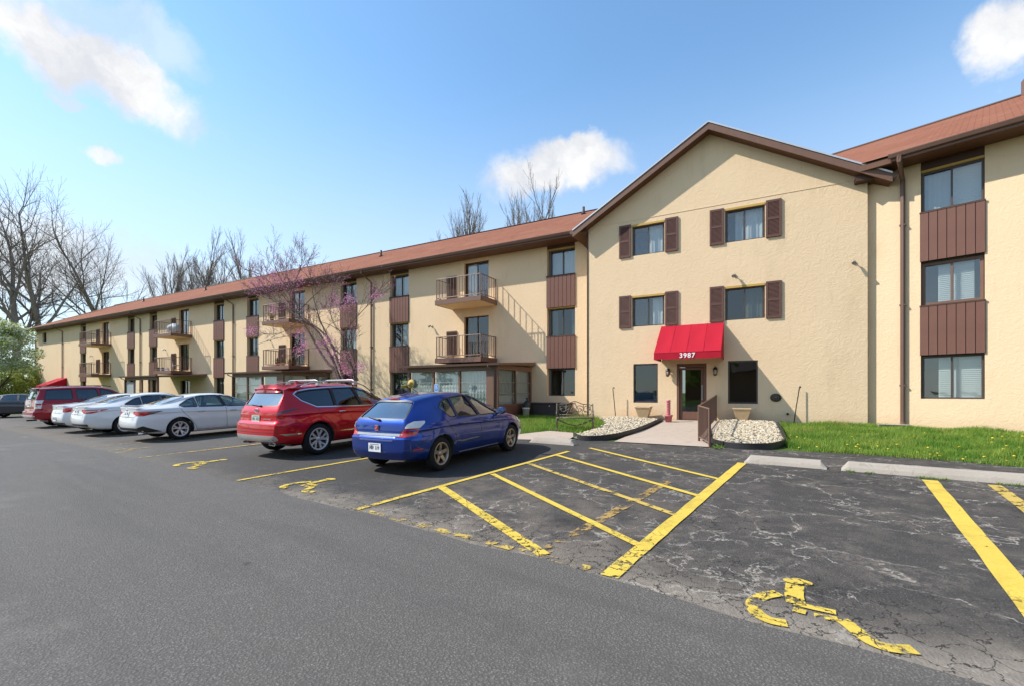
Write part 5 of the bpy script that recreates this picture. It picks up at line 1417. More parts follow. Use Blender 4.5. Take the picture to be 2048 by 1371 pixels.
def make_wheel(parent, key, Rr, w, rim, style, x, y, side):
    """wheel: tyre and rim, spokes built for the outer face (+x), turned round for the left side"""
    k = (key, Rr)
    if k not in WHEELS:
        rr = Rr*.70 if style in ('v10', 'ten') else Rr*.67
        t = MB(); t.lathe([(rr, -w/2+.01), (rr+.02, -w/2), (Rr*.93, -w/2+.005), (Rr-.008, -w/2+.03), (Rr, -w/4), (Rr, w/4), (Rr-.008, w/2-.03), (Rr*.93, w/2-.005), (rr+.02, w/2), (rr, w/2-.01)], (0, 0, 0), (1, 0, 0), 40)
        for q in (-.055, -.02, .02, .055): t.lathe([(Rr+.0005, q-.004), (Rr-.006, q), (Rr+.0005, q+.004)], (0, 0, 0), (1, 0, 0), 40)
        h = MB(); h.lathe([(rr+.003, w/2-.008), (rr-.018, w/2-.002), (rr-.03, w/2-.02), (rr-.05, -w/2+.02), (rr+.003, -w/2+.01)], (0, 0, 0), (1, 0, 0), 40)
        h.lathe([(.001, -.01), (rr-.045, -.01)], (0, 0, 0), (1, 0, 0), 30, 1)
        h.lathe([(.001, w/2-.028), (.030, w/2-.028), (.055, w/2-.04), (.065, w/2-.07)], (0, 0, 0), (1, 0, 0), 16)
        def spoke(a0, w0, w1, a1=None, x0=w/2-.045, x1=w/2-.022, mi=0):
            a1 = a0 if a1 is None else a1; pts = []
            for rad, ang, ww, xx in ((.045, a0, w0, x0), ((rr-.02)*.55, lerp(a0, a1, .55), lerp(w0, w1, .5), x0+.012), (rr-.018, a1, w1, x1)):
                c, s_ = math.cos(ang), math.sin(ang)
                for sg in (-1, 1): pts.append((xx, rad*c-sg*ww/2*s_, rad*s_+sg*ww/2*c))
            pts2 = [(a-.03, b, c) for a, b, c in pts]
            vs = pts+pts2; fs = [(0, 2, 3, 1), (2, 4, 5, 3), (6, 7, 9, 8), (8, 9, 11, 10), (0, 6, 8, 2), (2, 8, 10, 4), (1, 3, 9, 7), (3, 5, 11, 9)]
            h.add(vs, fs, mi, False)
        if style == 'five':
            for i in range(5): spoke(i*1.2566+.3, .075, .062)
        elif style == 'ten':
            for i in range(5): spoke(i*1.2566+.2, .04, .045, i*1.2566+.02); spoke(i*1.2566+.2, .04, .03, i*1.2566+.52)
        elif style == 'v10':
            for i in range(5):
                spoke(i*1.2566, .05, .055, i*1.2566-.08); spoke(i*1.2566+.15, .03, .05, i*1.2566+.55)
                spoke(i*1.2566+.63, .03, .04, i*1.2566+.75, w/2-.05, w/2-.03, 1)
        else:
            for i in range(7): spoke(i*.8976, .05, .045)
        e = MB(); e.lathe([(.001, -.02), (.05, -.02), (.05, 0), (.001, 0)], (0, 0, 0), (1, 0, 0), 12)
        WHEELS[k] = (t, h)
    t, h = WHEELS[k]
    def conv(mb): return mb if side > 0 else mirrored(mb)
    def shifted(mb): q = MB(); q.v = [(a+x, b+y, c+Rr) for a, b, c in mb.v]; q.f = mb.f; q.m = mb.m; q.sm = mb.sm; return q
    hub = MB(); hub.lathe([(.001, -.06), (.10, -.06), (.10, .0), (.001, .0)], (x-side*.02, y, Rr), (1, 0, 0), 14)
    wh = hub.build('wheel', 'trim_black', parent)
    shifted(conv(t)).build('tyre', 'tyre_rubber', wh); shifted(conv(h)).build('rim', [rim, 'alloy_dark'], wh)
def car(sp):
    rp = gpix(*sp['at']); hd = sp['head']                # contact point of the right rear tyre's outer edge
    hv = Vector((math.sin(hd), math.cos(hd), 0)); rv = Vector((hv.y, -hv.x, 0))
    half = sp['track']/2+sp['tw']/2
    org = rp-rv*half if 'off' not in sp else rp-rv*half+hv*sp['off'][1]+rv*sp['off'][0]
    z_r = g(org.x, org.y); fp = org+hv*sp['wb']; pitch = math.atan2(g(fp.x, fp.y)-z_r, sp['wb'])
    t = empty(sp['name'], (org.x, org.y, z_r+.012), -hd, sp['label'], 'car')
    t.rotation_euler = (pitch, 0, -hd)
    raw = loft(sp, nst=sp.get('nst', 44)); me0 = mb_mesh(raw, 'raw', [sp['paint'], 'car_inside']); sk = Skin(me0)
    cut = []
    cav = loft(sp, .075, *sp['cabin']); cut.append(mb_mesh(cav, 'cav', ['car_inside']))
    wells = MB()
    for y in (0, sp['wb']):
        for s_ in (-1, 1):
            c = s_*(sp['track']/2-.02); wells.lathe([(.001, -.24), (sp['R']+.055, -.24), (sp['R']+.055, .40), (.001, .40)], (c, y, sp['R']), (s_, 0, 0), 36)
    cut.append(mb_mesh(wells, 'wells', ['car_inside']))
    wm = MB()
    SW = [round_poly(w, .035) for w in sp['side_windows']]
    for w in SW: wm.prism(w, lambda a, b, t_: (t_, a, b), -1.3, 1.3)
    cut.append(mb_mesh(wm, 'sw', [sp['paint']]))
    rw = round_poly(sp['rear_window'], .05); wv = sp['rear_view']
    q = MB()
    if wv == 'rear': q.prism(rw, lambda a, b, t_: (a, t_, b), -2.5, sp['cabin'][0]+.75)
    else: q.prism(rw, lambda a, b, t_: (a, b, t_), 2.2, sp['glass_floor'])
    cut.append(mb_mesh(q, 'rw', [sp['paint']]))
    fw = round_poly(sp['windshield'], .06); q = MB(); q.prism(fw, lambda a, b, t_: (a, b, t_), 2.2, sp['glass_floor']); cut.append(mb_mesh(q, 'fw', [sp['paint']]))
    me = boolcut(me0, cut, 'body'); sharpen(me)
    body = bpy.data.objects.new('body', me); C.objects.link(body); place(body, t, (0, 0, 0))
    def put(mb, name, mat, parent=t, label=None):
        o = mb.build(name, mat, parent, fix=False)
        if label: o['label'] = label
        return o
    for i, w in enumerate(SW):
        mb = sk.patch(w, 'side', -.012, .09, 0); gm = sp.get('side_glass', ['car_glass']*9)[i]
        put(mb, 'side_window', gm); put(mirrored(mb), 'side_window', gm)
        if sp.get('surround'):
            ln = sk.line(w+[w[0]], 'side', .022, .003); put(ln, 'window_trim', 'trim_black'); put(mirrored(ln), 'window_trim', 'trim_black')
    if 'chrome_line' in sp:
        ln = sk.line(sp['chrome_line'], 'side', .024, .006); put(ln, 'chrome_strip', 'chrome'); put(mirrored(ln), 'chrome_strip', 'chrome')
    put(sk.patch(rw, wv, -.010, .09, 0), 'rear_window', sp.get('rear_glass', 'car_glass_rear'))
    put(sk.line(rw+[rw[0]], wv, .035, .002), 'window_trim', 'trim_black')
    put(sk.patch(fw, 'top', -.010, .10, 0), 'windshield', 'car_glass')
    put(sk.line(fw+[fw[0]], 'top', .035, .002), 'window_trim', 'trim_black')
    for poly, view, mat, name in sp['patches']:
        both = name.startswith('*'); nm = name.strip('*')
        mb = sk.patch(poly, view, .007, .05); put(mb, nm, mat)
        if both: put(mirrored(mb), nm, mat)
    seams = MB(); 
    for pts, view in sp['seams']: sk.line(pts, view, .011, .002, seams)
    o = put(seams, 'panel_gap', 'trim_black')
    sm2 = MB()
    for pts, view in sp['seams']:
        if view == 'side': sk.line(pts, view, .011, .002, sm2)
    put(mirrored(sm2), 'panel_gap', 'trim_black')
    for (y, z) in sp['handles']:
        p, n, d = sk.hit(y, z, 'side')
        mb = MB(); mb.tube([(p.x-.01, y-.10, z), (p.x+.028, y-.08, z+.004), (p.x+.032, y+.06, z+.004), (p.x-.01, y+.09, z)], .014, 6)
        put(mb, 'door_handle', sp.get('handle_mat', sp['paint'])); put(mirrored(mb), 'door_handle', sp.get('handle_mat', sp['paint']))
    y, z = sp['mirror']; p, n, d = sk.hit(y-.05, z-.06, 'side'); mx = p.x if p else .85
    mb = MB(); mb.ball((mx+.13, y, z+.02), .12, 12, 8, sq=(.95, .55, .68)); mb.tube([(mx-.03, y+.03, z-.05), (mx+.06, y+.01, z-.02)], .03, 6)
    mg = MB(); mg.lathe([(.001, 0), (.085, 0)], (mx+.13, y-.062, z+.02), (0, -1, 0), 14); mg.map(lambda a, b, c: (mx+.13+(a-mx-.13)*1.12, b, z+.02+(c-z-.02)*.72))
    for f_ in (lambda a: a, mirrored):
        o = put(f_(mb), 'side_mirror', sp['paint']); put(f_(mg), 'mirror_glass', 'chrome', o)
    px_, pz, pm = sp['plate']; p, n, d = sk.hit(px_, pz, 'rear'); 
    tilt = math.atan2(n.z, abs(n.y)) if n else 0
    mb = MB(); mb.box(-.152, .152, -.012, -.004, -.078, .078); mk = MB()
    r_ = random.Random(len(sp['label']))
    for k in range(7):                                   # illegible characters: plain strokes
        if k == 3: continue
        a = -.12+k*.036
        mk.box(a, a+.010, -.0145, -.0125, -.035, .035); mk.box(a, a+.024, -.0145, -.0125, r_.choice((-.035, -.004, .027)), r_.choice((-.022, .006, .035))+.004)
    mk.box(-.11, .11, -.0145, -.0125, .052, .060)
    for m_, nm, mat in ((mb, 'licence_plate', pm), (mk, 'plate_marks', 'plate_ink')):
        m_.map(lambda a, b, c: (p.x+a, p.y-.004+b*math.cos(tilt)+c*math.sin(tilt), p.z+c*math.cos(tilt)))
    o = put(mb, 'licence_plate', pm); put(mk, 'plate_marks', 'plate_ink', o)
    if 'wiper' in sp:
        (a0, b0), (a1, b1) = sp['wiper']; L = []
        for k in range(7):
            a, b = lerp(a0, a1, k/6), lerp(b0, b1, k/6); p, n, d = sk.hit(a, b, 'rear'); L.append(p+Vector((0, -.02, 0)))
        mb = MB(); mb.tube(L, [.022, .02, .016, .013, .012, .011, .008], 5); put(mb, 'rear_wiper', 'trim_black')
    for fn in sp.get('extra', []): fn(sk, put, t)
    # seats behind the glass
    for y, xs_ in ((sp['seat'], (-.37, .37)), (sp['seat']-.95, (-.42, 0, .42))):
        for x in xs_:
            mb = MB(); zf = .36 if sp['H'] < 1.6 else .5; w = .24 if len(xs_) == 2 else .21; top = zf+.62
            mb.box(x-w, x+w, y-.25, y+.25, zf, zf+.14); mb.hexa([(x-w, y-.30, zf+.1), (x+w, y-.30, zf+.1), (x+w, y-.16, zf+.1), (x-w, y-.16, zf+.1), (x-w*.85, y-.44, top), (x+w*.85, y-.44, top), (x+w*.85, y-.34, top), (x-w*.85, y-.34, top)])
            mb.box(x-.12, x+.12, y-.47, y-.38, top+.02, top+.18); mb.build('seat', 'seat_cloth', t, bevel=.03)
    mb = MB(); mb.lathe([(.16, 0), (.175, .012), (.16, .024), (.15, .012), (.16, 0)], (-.37, sp['seat']+.62, .86 if sp['H'] < 1.6 else 1.05), (0, -.85, .5), 16); mb.build('steering_wheel', 'trim_black', t)
    mb = MB(); yd = sp['seat']+.78; zd = .80 if sp['H'] < 1.6 else 1.0; mb.box(-.66, .66, yd, yd+.30, zd-.25, zd+.05); mb.build('dashboard', 'car_inside', t, bevel=.04)
    # underbody
    mb = MB(); yy0, yy1 = sp['plan'][0][0]+.25, sp['plan'][-1][0]-.25; mb.box(-.60, .60, yy0+.25, yy1, .24, .40); mb.build('underbody', 'trim_black', t)
    for y in (0, sp['wb']):
        for s_ in (-1, 1): make_wheel(t, sp['wheel'], sp['R'], sp['tw'], sp['rim'], sp['wheel'], s_*sp['track']/2, y, s_)
    return t
def cpoly(az, pts, r=.02):                              # outline given by rough body points, seen from the rear corner
    return round_poly([(x*math.cos(az)+y*math.sin(az), z) for x, y, z in pts], r)
NH = math.atan2(EN.x, EN.y)                             # heading straight at the facade
# ---- blue hatchback
def blue_extra(sk, put, t):
    mb = sk.patch(round_poly([(-.12, 1.335), (.12, 1.335), (.11, 1.358), (-.11, 1.358)], .008), 'rear', .01, .04); put(mb, 'high_brake_light', 'lens_red')
    p, n, d = sk.hit(0, .845, 'rear'); mb = MB(); mb.box(-.045, .045, p.y-.018, p.y+.01, .80, .90); o = put(mb, 'badge', 'chrome')
    mb = MB(); mb.box(-.036, .036, p.y-.024, p.y-.018, .81, .89); put(mb, 'badge_field', 'lens_red', o)
    mb = MB(); mb.tube([(.026*math.cos(k*.5236)-.004, p.y-.026, .85+.012*math.sin(k*.5236)+.4*.026*math.cos(k*.5236)) for k in range(12)], .004, 4, closed=True); put(mb, 'badge_ring', 'chrome', o)
    mb = MB(); mb.tube([(-.50, -.72, .27), (-.50, -.55, .27)], .03, 8); put(mb, 'exhaust_pipe', 'alloy_dark')
    mb = MB(); mb.tube([(0, .35, 1.43), (0, .10, 1.58), (0, .02, 1.62)], .006, 5); put(mb, 'aerial', 'trim_black')
blue = dict(name='parked_car', label='dark blue five-door hatchback parked in the accessible bay', at=(885, 940.5), head=NH+.02, paint='paint_blue', H=1.46, wb=2.614, R=.318, tw=.205, track=1.50, wheel='five', rim='alloy_bronze',
    plan=[(-.80, .655), (-.72, .735), (-.55, .815), (-.2, .865), (.3, .875), (1.3, .877), (2.6, .872), (3.0, .83), (3.3, .745), (3.53, .58)],
    zbot=[(-.80, .28), (-.55, .24), (0, .21), (2.6, .19), (3.2, .2), (3.53, .27)],
    belt=[(-.80, .92), (.3, .955), (1.5, .925), (2.3, .905), (2.9, .83), (3.3, .70), (3.53, .58)],
    ztop=[(-.80, 1.365), (-.3, 1.41), (.5, 1.46), (1.0, 1.455), (1.45, 1.385), (1.95, 1.19), (2.38, 1.005), (2.8, .93), (3.2, .82), (3.53, .66)],
    roofw=[(-.80, .485), (0, .535), (1.0, .55), (1.6, .58), (2.2, .68), (2.6, .66), (3.1, .58), (3.53, .45)],
    yr=[(.2, .12), (.32, .04), (.45, 0), (.66, .0), (.70, .045), (.9, .07), (.98, .10), (1.04, .16), (1.28, .47), (1.34, .51), (1.45, .46)], yf=[(.2, .12), (.4, .02), (.55, 0), (.8, .10), (1.2, .1)],
    cabin=(-.35, 2.1), seat=1.25, glass_floor=.93,
    side_windows=[[(.58, .975), (1.28, .955), (1.16, 1.385), (.62, 1.345)], [(.14, 1.17), (.33, .985), (.54, .976), (.57, 1.34), (.42, 1.315), (.26, 1.26)], [(1.36, .953), (2.13, .945), (1.86, 1.10), (1.50, 1.31), (1.25, 1.385)]],
    surround=True, rear_window=[(-.57, 1.00), (.57, 1.00), (.465, 1.295), (.30, 1.315), (-.30, 1.315), (-.465, 1.295)], rear_view='rear',
    windshield=[(-.53, 1.42), (.53, 1.42), (.66, 2.22), (.3, 2.32), (-.3, 2.32), (-.66, 2.22)],
    patches=[(cpoly(R(40), [(.50, -.80, .70), (.66, -.76, .695), (.78, -.62, .73), (.80, -.55, .845), (.62, -.72, .845)], .02), ('corner', R(40)), 'lens_red', '*tail_light'), (cpoly(R(40), [(.61, -.73, .85), (.80, -.55, .85), (.83, -.44, .93), (.82, -.44, .965), (.70, -.60, .965), (.64, -.70, .92)], .02), ('corner', R(40)), 'lens_white', '*reversing_light'),
             (round_poly([(-.585, .71), (.585, .71), (.585, .755), (-.585, .755)], .01), 'rear', 'trim_silver', 'chrome_strip'),
             (round_poly([(-.40, .615), (.40, .615), (.46, .70), (-.46, .70)], .02), 'rear', 'paint_blue', 'plate_recess'),
             (round_poly([(-.68, .46), (-.50, .46), (-.50, .485), (-.66, .485)], .006), 'side', 'lens_red', '*side_reflector'),
             (round_poly([(3.02, .66), (3.3, .63), (3.32, .70), (2.9, .80)], .03), 'side', 'lens_white', '*head_light'),
             (round_poly([(1.19, 1.375), (1.245, 1.375), (1.345, .97), (1.29, .97)], .008), 'side', 'trim_black', '*pillar_trim'), (round_poly([(.56, .268), (2.04, .258), (2.04, .276), (.56, .286)], .004), 'side', 'trim_silver', '*sill_strip')],
    seams=[([(.06, 1.22), (.12, .98), (.28, .80), (.42, .60), (.50, .40), (.52, .27)], 'side'), ([(.52, .27), (2.02, .26)], 'side'), ([(1.24, 1.40), (1.31, .95), (1.32, .27)], 'side'), ([(2.15, .94), (2.22, .7), (2.10, .45), (2.02, .26)], 'side'),
           ([(-.62, 1.0), (-.60, .86), (-.48, .70), (-.46, .62), (.46, .62), (.48, .70), (.60, .86), (.62, 1.0)], 'rear'), ([(-.77, .40), (-.50, .60), (-.36, .66)], 'side')],
    handles=[(.62, .84), (1.50, .825)], handle_mat='paint_blue', mirror=(2.02, .985), plate=(0, .50, 'plate_white'), wiper=((.05, .985), (-.30, 1.03)), extra=[blue_extra])
car(blue)
# clear upper half of the hatchback's lamps is laid on by a second call per side
def suv_extra(sk, put, t):
    for s_ in (-1, 1):
        mb = MB(); L = [(s_*.64, y, curve(sf['ztop'], y)+dz) for y, dz in ((-.25, -.05), (.1, .035), (1.0, .05), (1.6, .045), (1.95, -.04))]
        mb.tube([tuple(v) for v in smooth_line(L, 5)], .017, 6); put(mb, 'roof_rail', 'trim_silver')
    for y in (.25, 1.35):
        mb = MB(); z = 1.665
        mb.tube([(-.60, y, z+.02), (-.58, y, z+.085), (-.50, y, z+.10), (.50, y, z+.10), (.58, y, z+.08), (.60, y, z+.02)], .013, 6)
        for s_ in (-1, 1): mb.box(s_*.60-.04, s_*.60+.04, y-.05, y+.05, z-.02, z+.06)
        put(mb, 'roof_crossbar', 'trim_silver')
    mb = MB(); mb.hexa([(-.05, .05, 1.665), (.05, .05, 1.665), (.045, .28, 1.67), (-.045, .28, 1.67), (-.006, .03, 1.76), (.006, .03, 1.76), (.006, .08, 1.755), (-.006, .08, 1.755)]); put(mb, 'shark_fin', 'paint_red')
    p, n, d = sk.hit(0, 1.09, 'rear'); mb = MB(); mb.tube([(.075*math.cos(k*.3142), p.y-.012, 1.09+.042*math.sin(k*.3142)) for k in range(20)], .008, 5, closed=True)
    mb.tube([(-.035, p.y-.012, 1.06), (-.018, p.y-.012, 1.12)], .007, 5); mb.tube([(.018, p.y-.012, 1.06), (.035, p.y-.012, 1.12)], .007, 5); mb.tube([(-.026, p.y-.012, 1.085), (.026, p.y-.012, 1.095)], .007, 5); put(mb, 'badge', 'chrome')
    mb = MB()
    for k in range(5): mb.box(.30+k*.055, .34+k*.055, p.y-.03, p.y+.0, .885, .905)
    put(mb, 'model_lettering', 'chrome')
    sl = sk.patch(round_poly([(-.60, 1.545), (.60, 1.545), (.57, 1.60), (-.57, 1.60)], .02), 'rear', .07, .06, .12); put(sl, 'roof_spoiler', 'paint_red')
    for s_ in (-1, 1):
        p2, n2, d2 = sk.hit(s_*.52, .36, 'rear'); mb = MB(); mb.prism(round_poly([(-.13, -.03), (.10, -.045), (.14, .02), (-.05, .045)], .02), lambda a, b, t_: (s_*.52+s_*a, t_, .34+b), p2.y-.03, p2.y+.15); put(mb, 'exhaust_tip', 'chrome')
        mb = MB(); mb.prism(round_poly([(-.11, -.02), (.085, -.033), (.115, .015), (-.045, .032)], .015), lambda a, b, t_: (s_*.52+s_*a, t_, .34+b), p2.y-.034, p2.y+.1); put(mb, 'exhaust_opening', 'trim_black')
sf = dict(name='parked_car', label='bright red SUV with roof crossbars beside the blue hatchback', at=(640, 908.5), head=NH+.035, paint='paint_red', H=1.685, wb=2.765, R=.372, tw=.235, track=1.64, wheel='v10', rim='alloy', flare=.022,
    plan=[(-1.00, .74), (-.92, .82), (-.72, .90), (-.3, .945), (.3, .95), (1.5, .95), (2.8, .945), (3.2, .90), (3.5, .80), (3.70, .64)],
    zbot=[(-1.00, .38), (-.7, .30), (0, .26), (2.8, .25), (3.4, .26), (3.70, .33)],
    belt=[(-1.00, 1.10), (.2, 1.115), (1.5, 1.07), (2.3, 1.05), (2.9, .98), (3.4, .86), (3.70, .72)],
    ztop=[(-1.00, 1.60), (-.4, 1.645), (.4, 1.68), (1.0, 1.68), (1.5, 1.60), (2.0, 1.38), (2.45, 1.165), (2.9, 1.09), (3.4, .98), (3.70, .82)],
    roofw=[(-1.00, .60), (0, .635), (1.0, .64), (1.7, .66), (2.3, .74), (2.8, .72), (3.3, .64), (3.70, .5)],
    yr=[(.25, .16), (.36, .05), (.5, 0), (.78, .02), (.86, .09), (1.0, .10), (1.08, .115), (1.18, .17), (1.54, .36), (1.58, .30), (1.7, .30)], yf=[(.2, .12), (.5, .0), (.8, 0), (1.0, .12), (1.4, .12)],
    cabin=(-.62, 2.25), seat=1.35, glass_floor=1.08,
    side_windows=[[(.55, 1.135), (1.30, 1.115), (1.20, 1.565), (.58, 1.56)], [(-.42, 1.44), (-.30, 1.30), (.02, 1.155), (.49, 1.138), (.52, 1.555), (-.05, 1.53), (-.32, 1.49)], [(1.37, 1.113), (2.25, 1.10), (1.95, 1.27), (1.60, 1.46), (1.28, 1.565)]],
    side_glass=['car_glass_dark', 'car_glass_dark', 'car_glass'], surround=True,
    chrome_line=[(2.28, 1.085), (1.3, 1.095), (.4, 1.118), (-.02, 1.135), (-.34, 1.29), (-.465, 1.44), (-.35, 1.515), (-.05, 1.555), (.5, 1.585), (1.25, 1.59), (1.62, 1.48), (2.0, 1.26), (2.28, 1.10)],
    rear_window=[(-.64, 1.20), (0, 1.185), (.64, 1.20), (.60, 1.48), (.50, 1.535), (-.50, 1.535), (-.60, 1.48)], rear_view='rear', rear_glass='car_glass_rear',
    windshield=[(-.60, 1.58), (.60, 1.58), (.74, 2.36), (.3, 2.47), (-.3, 2.47), (-.74, 2.36)],
    patches=[(cpoly(R(40), [(.52, -.94, .985), (.74, -.84, 1.0), (.86, -.60, 1.085), (.88, -.46, 1.11), (.84, -.66, 1.115), (.72, -.86, 1.05)], .012), ('corner', R(40)), 'lens_smoke', '*tail_light'), (cpoly(R(40), [(.70, -.86, 1.04), (.76, -.82, 1.05), (.80, -.76, .90), (.75, -.84, .895)], .012), ('corner', R(40)), 'lens_red', '*brake_lens'),
             (round_poly([(-.72, .99), (.72, .99), (.72, 1.012), (-.72, 1.012)], .006), 'rear', 'lens_red', 'light_bar'),
             (round_poly([(-.78, .44), (-.66, .40), (.66, .40), (.78, .44), (.74, .535), (-.74, .535)], .03), 'rear', 'trim_silver', 'skid_plate'),
             (round_poly([(-.92, .575), (-.80, .53), (-.46, .535), (-.46, .565), (-.80, .57)], .008), 'side', 'chrome', '*bumper_trim'),
             (round_poly([(.55, .52), (.9, .525), (2.2, .57), (2.2, .545), (.9, .495)], .006), 'side', 'chrome', '*sill_trim'),
             (round_poly([(1.21, 1.56), (1.275, 1.56), (1.36, 1.12), (1.305, 1.12)], .008), 'side', 'trim_black', '*pillar_trim'), (round_poly([(.50, 1.14), (.545, 1.14), (.575, 1.555), (.53, 1.553)], .008), 'side', 'trim_black', '*pillar_trim'),
             (round_poly([(3.15, .82), (3.5, .78), (3.52, .84), (3.0, .93)], .03), 'side', 'lens_white', '*head_light')],
    seams=[([(-.02, 1.135), (.05, .98), (.24, .84), (.42, .66), (.50, .45), (.52, .34)], 'side'), ([(.52, .34), (2.15, .34)], 'side'), ([(1.26, 1.58), (1.33, 1.11), (1.34, .34)], 'side'), ([(2.27, 1.09), (2.34, .85), (2.22, .55), (2.15, .34)], 'side'),
           ([(-.70, 1.2), (-.74, 1.0), (-.66, .78), (.66, .78), (.74, 1.0), (.70, 1.2)], 'rear'), ([(-.80, .67), (.80, .67)], 'rear'), ([(-.80, .60), (.80, .60)], 'rear'), ([(-.97, .70), (-.6, .80), (-.45, .76)], 'side')],
    handles=[(.66, .99), (1.60, .975)], handle_mat='chrome', mirror=(2.12, 1.14), plate=(0, .90, 'plate_green'), wiper=((.12, 1.185), (-.30, 1.215)), extra=[suv_extra])
car(sf)
# ---- sedans
def sedan(**kw):
    d = dict(name='parked_car', H=1.445, wb=2.825, R=.335, tw=.215, track=1.58, paint='paint_white', wheel='ten', rim='alloy', nst=40, fr=.5,
        plan=[(-1.06, .66), (-.98, .745), (-.78, .84), (-.4, .90), (.2, .92), (1.5, .92), (2.8, .915), (3.25, .86), (3.6, .74), (3.80, .58)],
        zbot=[(-1.06, .34), (-.7, .24), (0, .2), (2.8, .19), (3.5, .2), (3.80, .27)],
        belt=[(-1.06, .99), (-.4, 1.005), (.4, .995), (1.5, .955), (2.4, .93), (3.0, .85), (3.5, .72), (3.80, .60)],
        ztop=[(-1.06, 1.075), (-.8, 1.10), (-.50, 1.125), (-.1, 1.25), (.35, 1.375), (.8, 1.435), (1.2, 1.44), (1.6, 1.385), (2.1, 1.22), (2.62, 1.035), (3.1, .96), (3.5, .85), (3.80, .68)],
        roofw=[(-1.06, .66), (-.6, .66), (-.2, .60), (.4, .575), (1.2, .575), (1.7, .60), (2.4, .70), (3.0, .66), (3.80, .45)],
        yr=[(.2, .16), (.36, .05), (.55, 0), (.72, .02), (.9, .06), (1.05, .05), (1.1, .04)], yf=[(.2, .12), (.5, .0), (.8, .08), (1.4, .1)],
        cabin=(-.25, 2.3), seat=1.35, glass_floor=1.02,
        side_windows=[[(.56, 1.01), (1.34, .985), (1.24, 1.365), (.75, 1.365), (.58, 1.33)], [(.02, 1.075), (.12, 1.02), (.52, 1.01), (.54, 1.315), (.33, 1.245)], [(1.42, .982), (2.33, .965), (2.02, 1.12), (1.65, 1.30), (1.33, 1.365)]],
        surround=True, rear_window=[(-.56, -.38), (-.3, -.47), (.3, -.47), (.56, -.38), (.50, .28), (.3, .34), (-.3, .34), (-.50, .28)], rear_view='top',
        windshield=[(-.52, 1.55), (.52, 1.55), (.70, 2.42), (.3, 2.55), (-.3, 2.55), (-.70, 2.42)],
        seams=[([(.0, 1.06), (.08, .88), (.30, .62), (.44, .40), (.48, .28)], 'side'), ([(.48, .28), (2.18, .27)], 'side'), ([(1.31, 1.38), (1.38, .98), (1.40, .28)], 'side'), ([(2.35, .96), (2.40, .7), (2.28, .45), (2.18, .27)], 'side'),
               ([(-.60, 1.06), (-.60, .84), (-.52, .76), (.52, .76), (.60, .84), (.60, 1.06)], 'rear')],
        handles=[(.62, .865), (1.62, .845)], mirror=(2.2, 1.02), plate=(0, .86, 'plate_white'),
        patches=[(cpoly(R(40), [(.42, -1.05, .88), (.58, -1.0, .80), (.76, -.88, .80), (.88, -.55, .90), (.89, -.46, .935), (.85, -.68, .935), (.60, -1.0, .94), (.45, -1.04, .94)], .02), ('corner', R(40)), 'lens_red', '*tail_light'),
                 (round_poly([(-.66, .33), (.66, .33), (.70, .44), (-.70, .44)], .03), 'rear', 'trim_black', 'bumper_insert'),
                 (round_poly([(1.245, 1.36), (1.325, 1.36), (1.415, .99), (1.345, .99)], .008), 'side', 'trim_black', '*pillar_trim'),
                 (round_poly([(3.25, .70), (3.6, .66), (3.6, .73), (3.1, .82)], .03), 'side', 'lens_white', '*head_light')])
    d.update(kw); return d
def badge(z):
    def f(sk, put, t):
        p, n, d = sk.hit(0, z, 'rear'); mb = MB(); mb.ball((0, p.y, z), .05, 12, 6, sq=(1.2, .3, .8)); put(mb, 'badge', 'chrome')
    return f
def camry_extra(sk, put, t):
    badge(.985)(sk, put, t)
    mb = sk.patch(cpoly(R(40), [(.78, -.86, .815), (.88, -.55, .90), (.89, -.46, .93), (.86, -.66, .93), (.82, -.80, .92)], .012), ('corner', R(40)), .011, .05); put(mb, 'smoked_lens', 'lens_smoke'); put(mirrored(mb), 'smoked_lens', 'lens_smoke')
    mb = sk.patch(cpoly(R(40), [(.55, -1.0, .32), (.80, -.78, .30), (.86, -.48, .31), (.82, -.70, .40), (.72, -.88, .50), (.60, -1.0, .45)], .02), ('corner', R(40)), .008, .05); put(mb, 'bumper_corner', 'trim_black'); put(mirrored(mb), 'bumper_corner', 'trim_black')
    mb = MB(); mb.hexa([(-.56, -.99, 1.085), (.56, -.99, 1.085), (.56, -.88, 1.10), (-.56, -.88, 1.10), (-.55, -1.03, 1.115), (.55, -1.03, 1.115), (.55, -.92, 1.118), (-.55, -.92, 1.118)]); put(mb, 'lip_spoiler', 'paint_white')
    mb = MB(); mb.tube([(.58, -.98, .27), (.58, -.75, .28)], .035, 8); put(mb, 'exhaust_pipe', 'chrome')
car(sedan(label='white sedan with dark-tipped tail lamps next to the bright red SUV', at=(362, 878), head=NH+.05, extra=[camry_extra]))
def fusion_extra(sk, put, t):
    badge(.98)(sk, put, t)
    mb = sk.patch(round_poly([(-.60, .29), (.60, .29), (.68, .37), (-.68, .37)], .03), 'rear', .012, .06); put(mb, 'diffuser', 'trim_silver')
    mb = sk.patch(cpoly(R(40), [(.62, -.98, .85), (.80, -.82, .87), (.84, -.70, .895), (.64, -.97, .90)], .01), ('corner', R(40)), .012, .05); put(mb, 'clear_lens', 'lens_white'); put(mirrored(mb), 'clear_lens', 'lens_white')
car(sedan(label='pearl white fastback sedan with long red tail lamps, second white car from the red SUV', at=(252, 868), head=NH+.05, paint='paint_pearl', H=1.475, wheel='seven', extra=[fusion_extra], side_glass=['car_glass_dark', 'car_glass_dark', 'car_glass'],
    ztop=[(-1.06, 1.06), (-.8, 1.095), (-.55, 1.13), (-.1, 1.28), (.35, 1.40), (.8, 1.465), (1.2, 1.475), (1.6, 1.42), (2.1, 1.24), (2.62, 1.05), (3.1, .97), (3.5, .86), (3.80, .68)]))
